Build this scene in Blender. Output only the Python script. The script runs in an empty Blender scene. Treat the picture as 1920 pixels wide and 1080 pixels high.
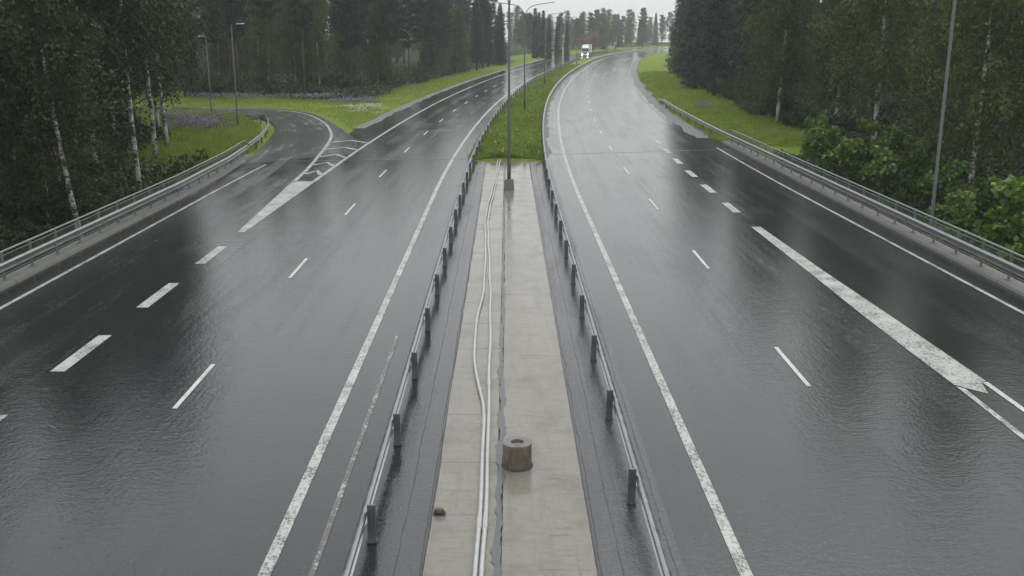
import bpy, math, random
import numpy as np

# ------------------------------------------------------------------ camera, sky, sun, exposure
scene = bpy.context.scene
R = math.radians
cam_data = bpy.data.cameras.new('camera')
cam = bpy.data.objects.new('camera', cam_data)
scene.collection.objects.link(cam)
cam_data.sensor_width = 36.0
cam_data.lens = 36.0 * 1867 / 1920
cam_data.shift_x = 10 / 1920
cam_data.clip_start = 0.1
cam_data.clip_end = 3000
cam.location = (0, 0, 8.04)
cam.rotation_euler = (R(90 - 14.418), 0, 0)
scene.camera = cam

SUN_EL, SUN_AZ = 52, 20
world = bpy.data.worlds.new('World')
scene.world = world
world.use_nodes = True
wn = world.node_tree
wn.nodes.clear()
w_out = wn.nodes.new('ShaderNodeOutputWorld')
w_bg = wn.nodes.new('ShaderNodeBackground')
w_sky = wn.nodes.new('ShaderNodeTexSky')
w_sky.sky_type = 'NISHITA'
w_sky.sun_disc = False
w_sky.sun_elevation = R(SUN_EL)
w_sky.sun_rotation = R(SUN_AZ)
w_sky.air_density = 1.0
w_sky.dust_density = 4.0
w_hs = wn.nodes.new('ShaderNodeHueSaturation')
w_hs.inputs['Saturation'].default_value = 0.12
w_mix = wn.nodes.new('ShaderNodeMix')
w_mix.data_type = 'RGBA'
w_mix.inputs['Factor'].default_value = 0.8
# closed cloud deck, an overcast sky being brighter overhead than at the horizon
w_tc = wn.nodes.new('ShaderNodeTexCoord'); w_sep = wn.nodes.new('ShaderNodeSeparateXYZ')
w_mr = wn.nodes.new('ShaderNodeMapRange')
w_mr.inputs['From Min'].default_value = 0.0; w_mr.inputs['From Max'].default_value = 1.0
w_mr.inputs['To Min'].default_value = 0.0; w_mr.inputs['To Max'].default_value = 1.0
w_deck = wn.nodes.new('ShaderNodeMix'); w_deck.data_type = 'RGBA'
w_deck.inputs['A'].default_value = (10.6, 10.65, 10.6, 1)
w_deck.inputs['B'].default_value = (20.5, 21.6, 22.6, 1)
wn.links.new(w_tc.outputs['Generated'], w_sep.inputs[0]); wn.links.new(w_sep.outputs['Z'], w_mr.inputs['Value'])
wn.links.new(w_mr.outputs['Result'], w_deck.inputs['Factor']); wn.links.new(w_deck.outputs['Result'], w_mix.inputs['B'])
wn.links.new(w_sky.outputs[0], w_hs.inputs['Color'])
wn.links.new(w_hs.outputs[0], w_mix.inputs['A'])
wn.links.new(w_mix.outputs['Result'], w_bg.inputs['Color'])
w_bg.inputs['Strength'].default_value = 0.095
wn.links.new(w_bg.outputs[0], w_out.inputs['Surface'])

sun_data = bpy.data.lights.new('sun', 'SUN')
sun_data.energy = 0.6
sun_data.angle = R(40)
sun_data.color = (1.0, 0.97, 0.93)
sun = bpy.data.objects.new('sun', sun_data)
scene.collection.objects.link(sun)
sun.rotation_euler = (R(90 - SUN_EL), 0, R(180 - SUN_AZ))

scene.view_settings.view_transform = 'Standard'
scene.view_settings.look = 'None'
scene.view_settings.gamma = 1
scene.view_settings.exposure = -0.12
scene.view_settings.use_curve_mapping = False
scene.render.engine = 'CYCLES'
cy = scene.cycles
cy.use_denoising = True
cy.max_bounces = 6
cy.diffuse_bounces = 2
cy.glossy_bounces = 2
cy.transmission_bounces = 2
cy.transparent_max_bounces = 6
cy.volume_bounces = 1
cy.caustics_reflective = False
cy.caustics_refractive = False
cy.use_adaptive_sampling = True
cy.adaptive_threshold = 0.02

random.seed(7)
rng = np.random.default_rng(11)
COL = scene.collection

# ------------------------------------------------------------------ helpers
def lerp(a, b, t): return a + (b - a) * t
def sstep(a, b, x):
    t = np.clip((x - a) / (b - a), 0, 1)
    return t * t * (3 - 2 * t)

def mesh_obj(name, verts, faces, mat=None, parent=None, smooth=False, uvs=None, loc=None):
    """faces: list of tuples, or an (n,3)/(n,4) int array"""
    me = mesh_data(name, verts, faces, mat, smooth, uvs)
    return link(name, me, parent, loc)

def mesh_data(name, verts, faces, mat=None, smooth=False, uvs=None):
    me = bpy.data.meshes.new(name)
    if isinstance(faces, np.ndarray):
        verts = np.asarray(verts, dtype=np.float32)
        n, k = faces.shape
        me.vertices.add(len(verts)); me.vertices.foreach_set('co', verts.ravel())
        me.loops.add(n * k); me.loops.foreach_set('vertex_index', faces.astype(np.int32).ravel())
        me.polygons.add(n)
        me.polygons.foreach_set('loop_start', np.arange(0, n * k, k, dtype=np.int32))
        me.polygons.foreach_set('loop_total', np.full(n, k, dtype=np.int32))
        me.update(calc_edges=True)
    else:
        me.from_pydata([tuple(map(float, v)) for v in verts], [], faces)
        me.update()
    if uvs is not None:
        uv = me.uv_layers.new(name='UVMap')
        li = np.empty(len(me.loops), dtype=np.int32); me.loops.foreach_get('vertex_index', li)
        uv.data.foreach_set('uv', np.asarray(uvs, dtype=np.float32)[li].ravel())
    if smooth:
        me.polygons.foreach_set('use_smooth', np.ones(len(me.polygons), dtype=bool))
    if mat is not None:
        me.materials.append(mat)
    return me

def link(name, me, parent=None, loc=None):
    o = bpy.data.objects.new(name, me)
    COL.objects.link(o)
    if parent is not None: o.parent = parent
    if loc is not None: o.location = loc
    return o

def empty(name, loc=(0, 0, 0), rz=0.0):
    o = bpy.data.objects.new(name, None)
    COL.objects.link(o)
    o.empty_display_size = 0.3
    o.location = loc
    o.rotation_euler = (0, 0, rz)
    return o

def tag(o, label=None, cat=None, group=None, kind=None):
    if label: o['label'] = label
    if cat: o['category'] = cat
    if group: o['group'] = group
    if kind: o['kind'] = kind
    return o

class MB:
    """collects boxes, tubes and prisms into one mesh"""
    def __init__(self): self.v, self.f = [], []
    def add(self, v, f):
        b = len(self.v)
        self.v += [tuple(p) for p in v]
        self.f += [tuple(i + b for i in q) for q in f]
        return self
    def box(self, x0, x1, y0, y1, z0, z1):
        v = [(x, y, z) for z in (z0, z1) for y in (y0, y1) for x in (x0, x1)]
        return self.add(v, [(0, 2, 3, 1), (4, 5, 7, 6), (0, 1, 5, 4), (2, 6, 7, 3), (0, 4, 6, 2), (1, 3, 7, 5)])
    def tube(self, pts, rad, n=8, caps=True):
        pts = [np.array(p, float) for p in pts]
        rr = rad if hasattr(rad, '__len__') else [rad] * len(pts)
        v, f = [], []
        for i, p in enumerate(pts):
            a = pts[max(i - 1, 0)]; b = pts[min(i + 1, len(pts) - 1)]
            d = (b - a) / (np.linalg.norm(b - a) + 1e-9)
            ref = np.array([0, 0, 1.0]) if abs(d[2]) < 0.9 else np.array([1.0, 0, 0])
            s = np.cross(d, ref); s /= np.linalg.norm(s)
            t = np.cross(s, d)
            for k in range(n):
                an = 2 * math.pi * k / n
                v.append(p + rr[i] * (math.cos(an) * s + math.sin(an) * t))
        for i in range(len(pts) - 1):
            for k in range(n):
                f.append((i * n + k, i * n + (k + 1) % n, (i + 1) * n + (k + 1) % n, (i + 1) * n + k))
        if caps:
            f.append(tuple(range(n))[::-1]); f.append(tuple(range((len(pts) - 1) * n, len(pts) * n)))
        return self.add(v, f)
    def lathe(self, prof, n=24, c=(0, 0)):
        v, f = [], []
        for r, z in prof:
            for k in range(n):
                a = 2 * math.pi * k / n
                v.append((c[0] + r * math.cos(a), c[1] + r * math.sin(a), z))
        for i in range(len(prof) - 1):
            for k in range(n):
                f.append((i * n + k, i * n + (k + 1) % n, (i + 1) * n + (k + 1) % n, (i + 1) * n + k))
        return self.add(v, f)
    def build(self, name, mat, parent=None, smooth=False, loc=None):
        return mesh_obj(name, self.v, self.f, mat, parent, smooth, loc=loc)
    def data(self, name, mat, smooth=False):
        return mesh_data(name, self.v, self.f, mat, smooth)

# ------------------------------------------------------------------ road geometry (metres; Y along the road, camera over the median)
AX = np.array([(-60, 0), (20, 0), (50, 0), (62, .12), (84, .75), (112, 2.15), (158, 5.8), (218, 12.4), (260, 17.9),
               (305, 24.3), (345, 31.3), (385, 39.8), (440, 55.0), (500, 75), (560, 100), (650, 145), (760, 210)], float)
_m = np.gradient(AX[:, 1], AX[:, 0]); _m[:3] = 0
def axis(Y):
    Y = np.asarray(Y, float)
    i = np.clip(np.searchsorted(AX[:, 0], Y) - 1, 0, len(AX) - 2)
    x0, x1 = AX[i, 0], AX[i + 1, 0]; h = x1 - x0; t = (Y - x0) / h
    p = ((2 * t**3 - 3 * t**2 + 1) * AX[i, 1] + (t**3 - 2 * t**2 + t) * h * _m[i]
         + (-2 * t**3 + 3 * t**2) * AX[i + 1, 1] + (t**3 - t**2) * h * _m[i + 1])
    d = ((6 * t**2 - 6 * t) / h * AX[i, 1] + (3 * t**2 - 4 * t + 1) * _m[i]
         + (-6 * t**2 + 6 * t) / h * AX[i + 1, 1] + (3 * t**2 - 2 * t) * _m[i + 1])
    return p, d
def P(u, Y, z=0.0):
    a, t = axis(Y); n = math.sqrt(1 + float(t)**2)
    return (float(a) + u / n, float(Y) - u * float(t) / n, z)
def U_of(x, y):
    a, t = axis(y)
    return (x - a) / np.sqrt(1 + t * t)

SLIP_IN = np.array([(-16.2, -30), (-16.2, 20), (-16.2, 50), (-16.5, 60), (-17.2, 68), (-18.2, 76), (-19.8, 86), (-22.5, 94.5),
                    (-27, 101.7), (-33, 105.3), (-42, 106), (-55, 101), (-70, 88)], float)
SLIP_OUT = np.array([(-10.2, -30), (-10.2, 20), (-10.2, 50), (-10.4, 64), (-11.2, 75), (-13.4, 83.5), (-16.0, 92), (-20, 102.9),
                     (-24.8, 109.2), (-32, 112.2), (-43, 112.8), (-58, 107.5), (-74, 93)], float)
def resample(pts, k=8):
    """Catmull-Rom through pts"""
    pts = np.asarray(pts, float); out = []
    for i in range(len(pts) - 1):
        p0, p1, p2, p3 = pts[max(i - 1, 0)], pts[i], pts[i + 1], pts[min(i + 2, len(pts) - 1)]
        for j in range(k):
            t = j / k
            out.append(0.5 * (2 * p1 + (p2 - p0) * t + (2 * p0 - 5 * p1 + 4 * p2 - p3) * t * t + (3 * p1 - p0 - 3 * p2 + p3) * t**3))
    out.append(pts[-1]); return np.array(out)
SI, SO = resample(SLIP_IN), resample(SLIP_OUT)
def dist_poly(x, y, poly):
    d = np.full(np.shape(x), 1e9)
    for a, b in zip(poly[:-1], poly[1:]):
        ab = b - a; L = (ab**2).sum() + 1e-9
        t = np.clip(((x - a[0]) * ab[0] + (y - a[1]) * ab[1]) / L, 0, 1)
        d = np.minimum(d, np.hypot(x - a[0] - t * ab[0], y - a[1] - t * ab[1]))
    return d
SC = (SI + SO) / 2
LEFT_OUT, RIGHT_OUT, MED = -13.6, 15.0, 2.35

def vnoise(x, y, s, seed=0):
    """smooth value noise"""
    x = np.asarray(x) * s; y = np.asarray(y) * s
    xi = np.floor(x).astype(np.int64); yi = np.floor(y).astype(np.int64)
    fx = x - xi; fy = y - yi; fx = fx * fx * (3 - 2 * fx); fy = fy * fy * (3 - 2 * fy)
    def h(a, b):
        n = (a * 374761393 + b * 668265263 + seed * 974711) & 0x7fffffff
        n = ((n ^ (n >> 13)) * 1274126177) & 0x7fffffff
        return ((n ^ (n >> 16)) & 0xffff) / 65535.0
    return lerp(lerp(h(xi, yi), h(xi + 1, yi), fx), lerp(h(xi, yi + 1), h(xi + 1, yi + 1), fx), fy)

def ground_z(x, y):
    x = np.asarray(x, float); y = np.asarray(y, float)
    u = U_of(x, y)
    dl = np.where(u < 0, LEFT_OUT - u, 0); dr = np.where(u > 0, u - RIGHT_OUT, 0)
    d = np.maximum(dl, dr)                                        # metres outside the carriageways
    ds = np.maximum(dist_poly(x, y, SC) - 3.2, 0)                 # metres outside the slip road
    d = np.where(y > 58, np.minimum(d, np.where(x < -8, ds, 99)), d)
    edge = sstep(0.3, 2.6, d)
    z = -0.16 * (1 - edge) + edge * (0.10 + 0.35 * sstep(4, 25, d) * vnoise(x, y, .05) + 0.16 * (vnoise(x, y, .35, 3) - .5))
    drop = np.where(x < 0, 1 - sstep(40, 71, y), 1 - sstep(42, 80, y))
    drop = np.where(d < 1.0, 1 - sstep(60, 67, y), drop)
    z = z - 4.4 * drop * np.where(y < 60, 1, sstep(0.5, 6, d))
    return z

# ------------------------------------------------------------------ materials
class NT:
    def __init__(self, name):
        self.m = bpy.data.materials.new(name); self.m.use_nodes = True
        self.t = self.m.node_tree; self.t.nodes.clear()
        self.out = self.n('ShaderNodeOutputMaterial')
    def n(self, typ, **kw):
        nd = self.t.nodes.new(typ)
        for k, v in kw.items(): setattr(nd, k, v)
        return nd
    def l(self, a, b): self.t.links.new(a, b)
    def set(self, sock, v):
        if hasattr(v, 'is_output'): self.l(v, sock)
        else: sock.default_value = v
    def noise(self, vec, scale, detail=3, rough=.55, dist=0):
        nd = self.n('ShaderNodeTexNoise')
        nd.inputs['Scale'].default_value = scale; nd.inputs['Detail'].default_value = detail
        nd.inputs['Roughness'].default_value = rough; nd.inputs['Distortion'].default_value = dist
        if vec is not None: self.l(vec, nd.inputs['Vector'])
        return nd.outputs['Fac']
    def scaled(self, vec, s):
        nd = self.n('ShaderNodeMapping'); nd.inputs['Scale'].default_value = s
        self.l(vec, nd.inputs['Vector']); return nd.outputs['Vector']
    def ramp(self, fac, a, b, lo=0.0, hi=1.0):
        nd = self.n('ShaderNodeMapRange', interpolation_type='SMOOTHSTEP')
        self.l(fac, nd.inputs['Value'])
        nd.inputs['From Min'].default_value = a; nd.inputs['From Max'].default_value = b
        nd.inputs['To Min'].default_value = lo; nd.inputs['To Max'].default_value = hi
        return nd.outputs['Result']
    def mix(self, fac, a, b):
        nd = self.n('ShaderNodeMix', data_type='RGBA')
        self.set(nd.inputs['Factor'], fac); self.set(nd.inputs['A'], a); self.set(nd.inputs['B'], b)
        return nd.outputs['Result']
    def math(self, op, a, b=0.0):
        nd = self.n('ShaderNodeMath', operation=op)
        self.set(nd.inputs[0], a); self.set(nd.inputs[1], b); return nd.outputs[0]
    def bump(self, h, strength, dist):
        nd = self.n('ShaderNodeBump'); nd.inputs['Strength'].default_value = strength
        nd.inputs['Distance'].default_value = dist; self.l(h, nd.inputs['Height']); return nd.outputs['Normal']
    def pbr(self, color, rough=.6, normal=None, metal=0.0, ior=1.45, spec=None):
        b = self.n('ShaderNodeBsdfPrincipled')
        self.set(b.inputs['Base Color'], color); self.set(b.inputs['Roughness'], rough)
        self.set(b.inputs['Metallic'], metal); b.inputs['IOR'].default_value = ior
        if spec is not None: self.set(b.inputs['Specular IOR Level'], spec)
        if normal is not None: self.l(normal, b.inputs['Normal'])
        return b
    def done(self, sh): self.l(sh.outputs[0], self.out.inputs['Surface']); return self.m
    def pos(self): return self.n('ShaderNodeNewGeometry').outputs['Position']

def c4(r, g, b): return (r, g, b, 1)

def mat_simple(name, col, rough=.5, metal=0.0, var=.15, scale=6, bump=0):
    t = NT(name); tc = t.n('ShaderNodeTexCoord').outputs['Object']
    f = t.noise(tc, scale, 4)
    a = c4(*[c * (1 - var) for c in col]); b = c4(*[c * (1 + var) for c in col])
    nm = t.bump(f, bump, .02) if bump else None
    return t.done(t.pbr(t.mix(f, a, b), t.ramp(f, .2, .8, rough * .85, min(1, rough * 1.15)), nm, metal))

def mat_asphalt(name, base=.019, film_hi=.07, film_lo=.17, rip_amp=.0046, grain=.0052, older=1.9):
    t = NT(name); p = t.pos()
    uv = t.n('ShaderNodeTexCoord').outputs['UV']
    agg = t.noise(p, 34, 2, .7)                                         # aggregate
    grit = t.noise(p, 11, 3, .7)
    mid = t.noise(p, 5.5, 3, .65)
    big = t.noise(t.scaled(p, (.42, .10, .5)), 1.0, 5, .62, .8)         # long patches
    rip = t.noise(t.scaled(p, (2.0, 2.8, 1)), 1.0, 3, .6)               # ripples of standing water
    streak = t.noise(t.scaled(uv, (1.5, .012, 1)), 1.0, 5, .7)          # long wheel-worn streaks
    wetm = t.math('ADD', t.math('MULTIPLY', big, .5), t.math('MULTIPLY', streak, .5))
    film = t.ramp(wetm, .36, .56)                                        # 1 = water film
    col = t.mix(agg, c4(base * .4, base * .42, base * .46), c4(base * 1.6, base * 1.63, base * 1.68))
    col = t.mix(t.ramp(grit, .58, .72, 0, .55), col, c4(base * 2.9, base * 2.9, base * 2.9))
    col = t.mix(t.ramp(grit, .42, .28, 0, .6), col, c4(base * .3, base * .3, base * .32))
    spk = t.noise(p, 19, 2, .8)
    col = t.mix(t.ramp(spk, .60, .70, 0, .5), col, c4(base * 4, base * 4, base * 4))
    col = t.mix(t.ramp(streak, .35, .7, 0, .5), col, c4(base * 1.35, base * 1.37, base * 1.4))
    sy = t.n('ShaderNodeSeparateXYZ'); t.l(uv, sy.inputs[0])
    old = t.ramp(sy.outputs['Y'], 65.0, 65.3)                           # older, paler paving beyond the bridge joint
    col = t.mix(old, col, t.mix(streak, c4(base * older * .7, base * older * .7, base * older * .7), c4(base * older * 1.6, base * older * 1.6, base * older * 1.58)))
    rough = t.math('ADD', t.ramp(film, 0, 1, film_lo, film_hi), t.math('ADD', t.ramp(mid, .3, .7, -.03, .05), t.ramp(spk, .5, .7, 0, .10)))
    amp = t.ramp(film, 0, 1, 1.0, .8)
    h = t.math('ADD', t.math('MULTIPLY', grit, grain), t.math('ADD', t.math('MULTIPLY', mid, .004), t.math('MULTIPLY', rip, rip_amp)))
    nm = t.bump(t.math('MULTIPLY', h, amp), 1.0, 1.0)
    return t.done(t.pbr(col, rough, nm, 0, 1.47))

def mat_paint(name, wear=.45, col=(.42, .42, .385)):
    t = NT(name); p = t.pos()
    f1 = t.noise(p, 14, 5, .7); f2 = t.noise(p, 1.3, 3)
    f3 = t.noise(t.scaled(p, (30, 4, 1)), 1.0, 3, .7)
    w = t.math('ADD', t.math('MULTIPLY', f1, .55), t.math('ADD', t.math('MULTIPLY', f2, .3), t.math('MULTIPLY', f3, .25)))
    k = t.ramp(w, wear + .05, wear + .22, 1, 0) if wear < 2 else 1.0
    k = t.ramp(w, 1 - wear, 1 - wear + .12, 0, 1)
    col_ = t.mix(k, c4(*col), c4(.075, .074, .07))
    col_ = t.mix(t.ramp(f2, .3, .7, 0, .35), col_, t.mix(.5, col_, c4(.22, .21, .18)))
    nm = t.bump(f1, .25, .01)
    return t.done(t.pbr(col_, t.ramp(f1, .3, .7, .28, .5), nm, 0, 1.42))

def mat_concrete(name, col=(.27, .252, .215), slab=False):
    t = NT(name); p = t.pos()
    f = t.noise(p, 2.2, 5, .6); g = t.noise(p, 30, 3, .7); s = t.noise(t.scaled(p, (5, .5, 1)), 1.0, 4, .6, .5)
    ri = t.n('ShaderNodeObjectInfo').outputs['Random']
    c = t.mix(f, c4(*[x * .78 for x in col]), c4(*[x * 1.16 for x in col]))
    c = t.mix(t.ramp(s, .5, .75, 0, .45), c, c4(col[0] * .55, col[1] * .56, col[2] * .57))
    c = t.mix(t.math('MULTIPLY', ri, .14), c, c4(col[0] * .72, col[1] * .73, col[2] * .76))
    c = t.mix(t.ramp(g, .62, .72, 0, .6), c, c4(.09, .085, .075))
    if slab:
        brm = t.noise(t.scaled(p, (1.3, 16, 1)), 1.0, 4, .7); blo = t.noise(p, .7, 4, .65, .6); spk = t.noise(p, 9, 3, .75)
        c = t.mix(t.ramp(brm, .45, .75, 0, .5), c, c4(col[0] * .55, col[1] * .53, col[2] * .48))
        c = t.mix(t.ramp(blo, .45, .72, 0, .65), c, c4(col[0] * .52, col[1] * .52, col[2] * .50))
        c = t.mix(t.ramp(spk, .60, .70, 0, .5), c, c4(col[0] * .35, col[1] * .33, col[2] * .28))
        c = t.mix(t.ramp(spk, .40, .30, 0, .35), c, c4(col[0] * 1.35, col[1] * 1.35, col[2] * 1.33))
    rough = t.ramp(t.noise(p, .9, 3), .38, .62, .03, .2) if slab else t.ramp(f, .3, .7, .45, .75)
    nm = t.bump(t.math('ADD', t.math('MULTIPLY', g, .5), f), .3, .012)
    return t.done(t.pbr(c, rough, nm, 0, 1.4))

def mat_metal(name, col=(.33, .345, .35), rough=.42, metal=.75):
    t = NT(name); p = t.pos()
    f = t.noise(p, 3.0, 4); g = t.noise(t.scaled(p, (8, 8, 1.2)), 1.0, 4)
    c = t.mix(f, c4(*[x * .75 for x in col]), c4(*[x * 1.15 for x in col]))
    c = t.mix(t.ramp(g, .6, .8, 0, .5), c, c4(.12, .115, .10))
    return t.done(t.pbr(c, t.ramp(f, .3, .7, rough * .8, rough * 1.3), None, metal))

def mat_leaf(name, dark, light, trans=.25, rough=.5, straw=None):
    t = NT(name)
    geo = t.n('ShaderNodeNewGeometry'); oi = t.n('ShaderNodeObjectInfo').outputs['Random']
    isl = geo.outputs['Random Per Island']
    clump = t.noise(geo.outputs['Position'], .8, 3)
    f = t.math('ADD', t.math('MULTIPLY', isl, .42), t.math('ADD', t.math('MULTIPLY', t.ramp(clump, .3, .7), .4), t.math('MULTIPLY', oi, .25)))
    c = t.mix(t.ramp(f, .15, 1.0), c4(*dark), c4(*light))
    if straw:
        dry = t.math('ADD', isl, t.math('MULTIPLY', t.ramp(t.noise(geo.outputs['Position'], .16, 4, .6), .4, .75), .4))
        c = t.mix(t.ramp(dry, .86, 1.05, 0, .8), c, c4(*straw))
    b = t.pbr(c, rough, None, 0, 1.4)
    tr = t.n('ShaderNodeBsdfTranslucent'); t.l(t.mix(.5, c, c4(light[0] * 1.3, light[1] * 1.3, light[2] * .8)), tr.inputs['Color'])
    mx = t.n('ShaderNodeMixShader'); mx.inputs[0].default_value = trans
    t.l(b.outputs[0], mx.inputs[1]); t.l(tr.outputs[0], mx.inputs[2])
    return t.done(mx)

def mat_bark_birch():
    t = NT('birch_bark'); tc = t.n('ShaderNodeTexCoord').outputs['Object']
    band = t.noise(t.scaled(tc, (5, 5, 7)), 1.0, 5, .75, .8)
    blot = t.noise(t.scaled(tc, (1.3, 1.3, .9)), 1.0, 3)
    w = t.math('ADD', t.math('MULTIPLY', band, .65), t.math('MULTIPLY', blot, .5))
    c = t.mix(t.ramp(w, .54, .62), c4(.52, .50, .46), c4(.025, .023, .02))
    return t.done(t.pbr(c, .7, t.bump(band, .4, .03)))
def mat_bark(name, low, high, z0=3, z1=9):
    t = NT(name); tc = t.n('ShaderNodeTexCoord').outputs['Object']
    sep = t.n('ShaderNodeSeparateXYZ'); t.l(tc, sep.inputs[0])
    f = t.noise(t.scaled(tc, (7, 7, 1.6)), 1.0, 4, .7)
    c = t.mix(t.ramp(sep.outputs['Z'], z0, z1), c4(*low), c4(*high))
    c = t.mix(t.ramp(f, .4, .7, 0, .7), c, t.mix(.75, c, c4(.012, .011, .01)))
    return t.done(t.pbr(c, .85, t.bump(f, .6, .05)))

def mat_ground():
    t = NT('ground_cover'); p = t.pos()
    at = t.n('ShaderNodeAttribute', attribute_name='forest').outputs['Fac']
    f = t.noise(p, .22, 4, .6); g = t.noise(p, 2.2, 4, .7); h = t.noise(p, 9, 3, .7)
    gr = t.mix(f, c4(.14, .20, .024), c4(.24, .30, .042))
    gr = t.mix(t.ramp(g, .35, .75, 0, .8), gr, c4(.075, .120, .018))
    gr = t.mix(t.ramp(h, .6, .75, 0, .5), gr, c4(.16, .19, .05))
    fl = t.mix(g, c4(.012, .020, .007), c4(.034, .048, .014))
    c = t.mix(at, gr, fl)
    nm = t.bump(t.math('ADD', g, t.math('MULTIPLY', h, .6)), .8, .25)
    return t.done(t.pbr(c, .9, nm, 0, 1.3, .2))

M = {}
M['asphalt'] = mat_asphalt('wet_asphalt')
M['asphalt_old'] = mat_asphalt('wet_patched_asphalt', .036, .12, .34, .010, .009)
M['asphalt_slip'] = mat_asphalt('wet_slip_road_asphalt', .019, .10, .26, .009, .0035, 5.0)
M['paint'] = mat_paint('road_paint', .48)
M['paint_new'] = mat_paint('fresh_road_paint', .44, (.50, .50, .48))
M['paint_worn'] = mat_paint('ghost_road_paint', .57, (.42, .42, .41))
M['slab'] = mat_concrete('wet_slab_concrete', (.205, .188, .156), True)
M['concrete'] = mat_concrete('kerb_concrete', (.17, .165, .15))
def mat_ring():
    t = NT('stained_ring_concrete'); p = t.pos()
    s_ = t.noise(t.scaled(p, (9, 9, 3.0)), 1.0, 5, .7, .5); f = t.noise(p, 26, 4, .75)
    c = t.mix(t.ramp(s_, .3, .7), c4(.095, .078, .058), c4(.21, .178, .14))
    c = t.mix(t.ramp(f, .5, .75, 0, .6), c, c4(.07, .055, .04))
    return t.done(t.pbr(c, .5, t.bump(f, .5, .02)))
M['ring'] = mat_ring()
M['seal'] = mat_simple('joint_sealant', (.075, .077, .08), .35, 0, .3, 5, .4)
M['steel'] = mat_metal('galvanised_steel', (.34, .355, .36), .3, .85)
M['steel_outer'] = mat_metal('dull_galvanised_steel', (.23, .245, .24), .34, .8)
M['steel_dark'] = mat_metal('weathered_post_steel', (.16, .165, .165), .5, .6)
M['rail_green'] = mat_metal('painted_railing_steel', (.20, .23, .20), .4, .4)
M['lamp'] = mat_metal('lamp_post_steel', (.085, .092, .088), .5, .3)
M['pipe'] = mat_simple('grey_plastic_pipe', (.40, .395, .38), .35, 0, .3, 5)
M['gravel'] = mat_concrete('wet_gravel', (.13, .126, .116))
M['ground'] = mat_ground()
M['white'] = mat_simple('white_lacquer', (.68, .69, .70), .35, 0, .05)
M['dark'] = mat_simple('dark_plastic', (.02, .02, .022), .5)
M['rubber'] = mat_simple('tyre_rubber', (.02, .02, .02), .8)
M['wall_pale'] = mat_simple('pale_house_wall', (.62, .60, .56), .7)
M['roof'] = mat_simple('brown_house_roof', (.10, .062, .045), .7)
M['puddle'] = mat_simple('puddle_over_concrete', (.225, .208, .172), .03, 0, .16, 3)
M['stone'] = mat_simple('wet_stone', (.07, .06, .05), .5, 0, .3, 12, .6)
def mat_glass(name, col=(.02, .025, .03)):
    t = NT(name); return t.done(t.pbr(c4(*col), .06, None, 0, 1.5))
M['glass'] = mat_glass('dark_window_glass')
def mat_emit(name, col, s):
    t = NT(name); e = t.n('ShaderNodeEmission'); e.inputs['Color'].default_value = c4(*col); e.inputs['Strength'].default_value = s
    return t.done(e)
M['headlight'] = mat_emit('lit_headlight', (1, .95, .88), 70)
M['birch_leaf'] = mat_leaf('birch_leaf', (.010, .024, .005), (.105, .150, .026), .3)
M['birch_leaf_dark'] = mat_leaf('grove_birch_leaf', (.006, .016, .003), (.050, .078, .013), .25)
M['pine_needle'] = mat_leaf('pine_needle', (.007, .016, .008), (.030, .050, .020), .1)
M['spruce_needle'] = mat_leaf('spruce_needle', (.006, .015, .008), (.030, .050, .020), .08)
M['far_needle'] = mat_leaf('garden_spruce_needle', (.012, .026, .014), (.036, .058, .026), .1)
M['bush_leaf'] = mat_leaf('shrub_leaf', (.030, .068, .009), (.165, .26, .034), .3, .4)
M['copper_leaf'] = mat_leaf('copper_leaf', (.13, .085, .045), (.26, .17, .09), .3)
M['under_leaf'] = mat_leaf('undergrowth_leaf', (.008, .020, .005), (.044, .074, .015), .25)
M['grass'] = mat_leaf('grass_blade', (.070, .115, .012), (.29, .365, .055), .35, .6, (.34, .30, .13))
M['lupine'] = mat_leaf('lupine_blossom', (.14, .13, .16), (.36, .30, .42), .2, .7)
M['daisy'] = mat_leaf('white_blossom', (.42, .45, .30), (.68, .70, .58), .2, .7)
M['birch_bark'] = mat_bark_birch()
M['pine_bark'] = mat_bark('pine_bark', (.040, .032, .027), (.115, .060, .036), 2.5, 9)
M['spruce_bark'] = mat_bark('spruce_bark', (.035, .030, .026), (.04, .033, .028))
M['shrub_bark'] = mat_bark('shrub_bark', (.05, .042, .033), (.05, .042, .033))

# ------------------------------------------------------------------ the ground
gx = np.unique(np.concatenate([np.arange(-420, -90, 12), np.arange(-90, -30, 3), np.arange(-30, 46, 1.1), np.arange(46, 140, 3), np.arange(140, 520, 12)]))
gy = np.unique(np.concatenate([np.arange(-60, 30, 6), np.arange(30, 135, 1.25), np.arange(135, 320, 3), np.arange(320, 820, 8)]))
XX, YY = np.meshgrid(gx, gy)
ZZ = ground_z(XX, YY)
nx, ny = len(gx), len(gy)
idx = np.arange(nx * ny).reshape(ny, nx)
gf = np.stack([idx[:-1, :-1], idx[:-1, 1:], idx[1:, 1:], idx[1:, :-1]], -1).reshape(-1, 4)
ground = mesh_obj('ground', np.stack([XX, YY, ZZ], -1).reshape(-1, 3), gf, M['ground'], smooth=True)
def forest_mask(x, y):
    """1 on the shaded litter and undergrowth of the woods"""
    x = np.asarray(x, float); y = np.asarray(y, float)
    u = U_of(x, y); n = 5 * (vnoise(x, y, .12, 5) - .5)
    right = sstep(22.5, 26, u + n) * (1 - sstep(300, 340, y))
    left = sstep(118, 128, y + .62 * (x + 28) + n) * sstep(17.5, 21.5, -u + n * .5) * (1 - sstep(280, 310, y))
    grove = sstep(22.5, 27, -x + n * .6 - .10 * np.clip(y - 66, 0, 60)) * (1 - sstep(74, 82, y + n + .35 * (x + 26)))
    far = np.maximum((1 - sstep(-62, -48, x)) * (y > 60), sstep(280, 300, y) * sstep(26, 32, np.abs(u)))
    return np.clip(np.maximum.reduce([right, left, grove, far]), 0, 1)
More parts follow.
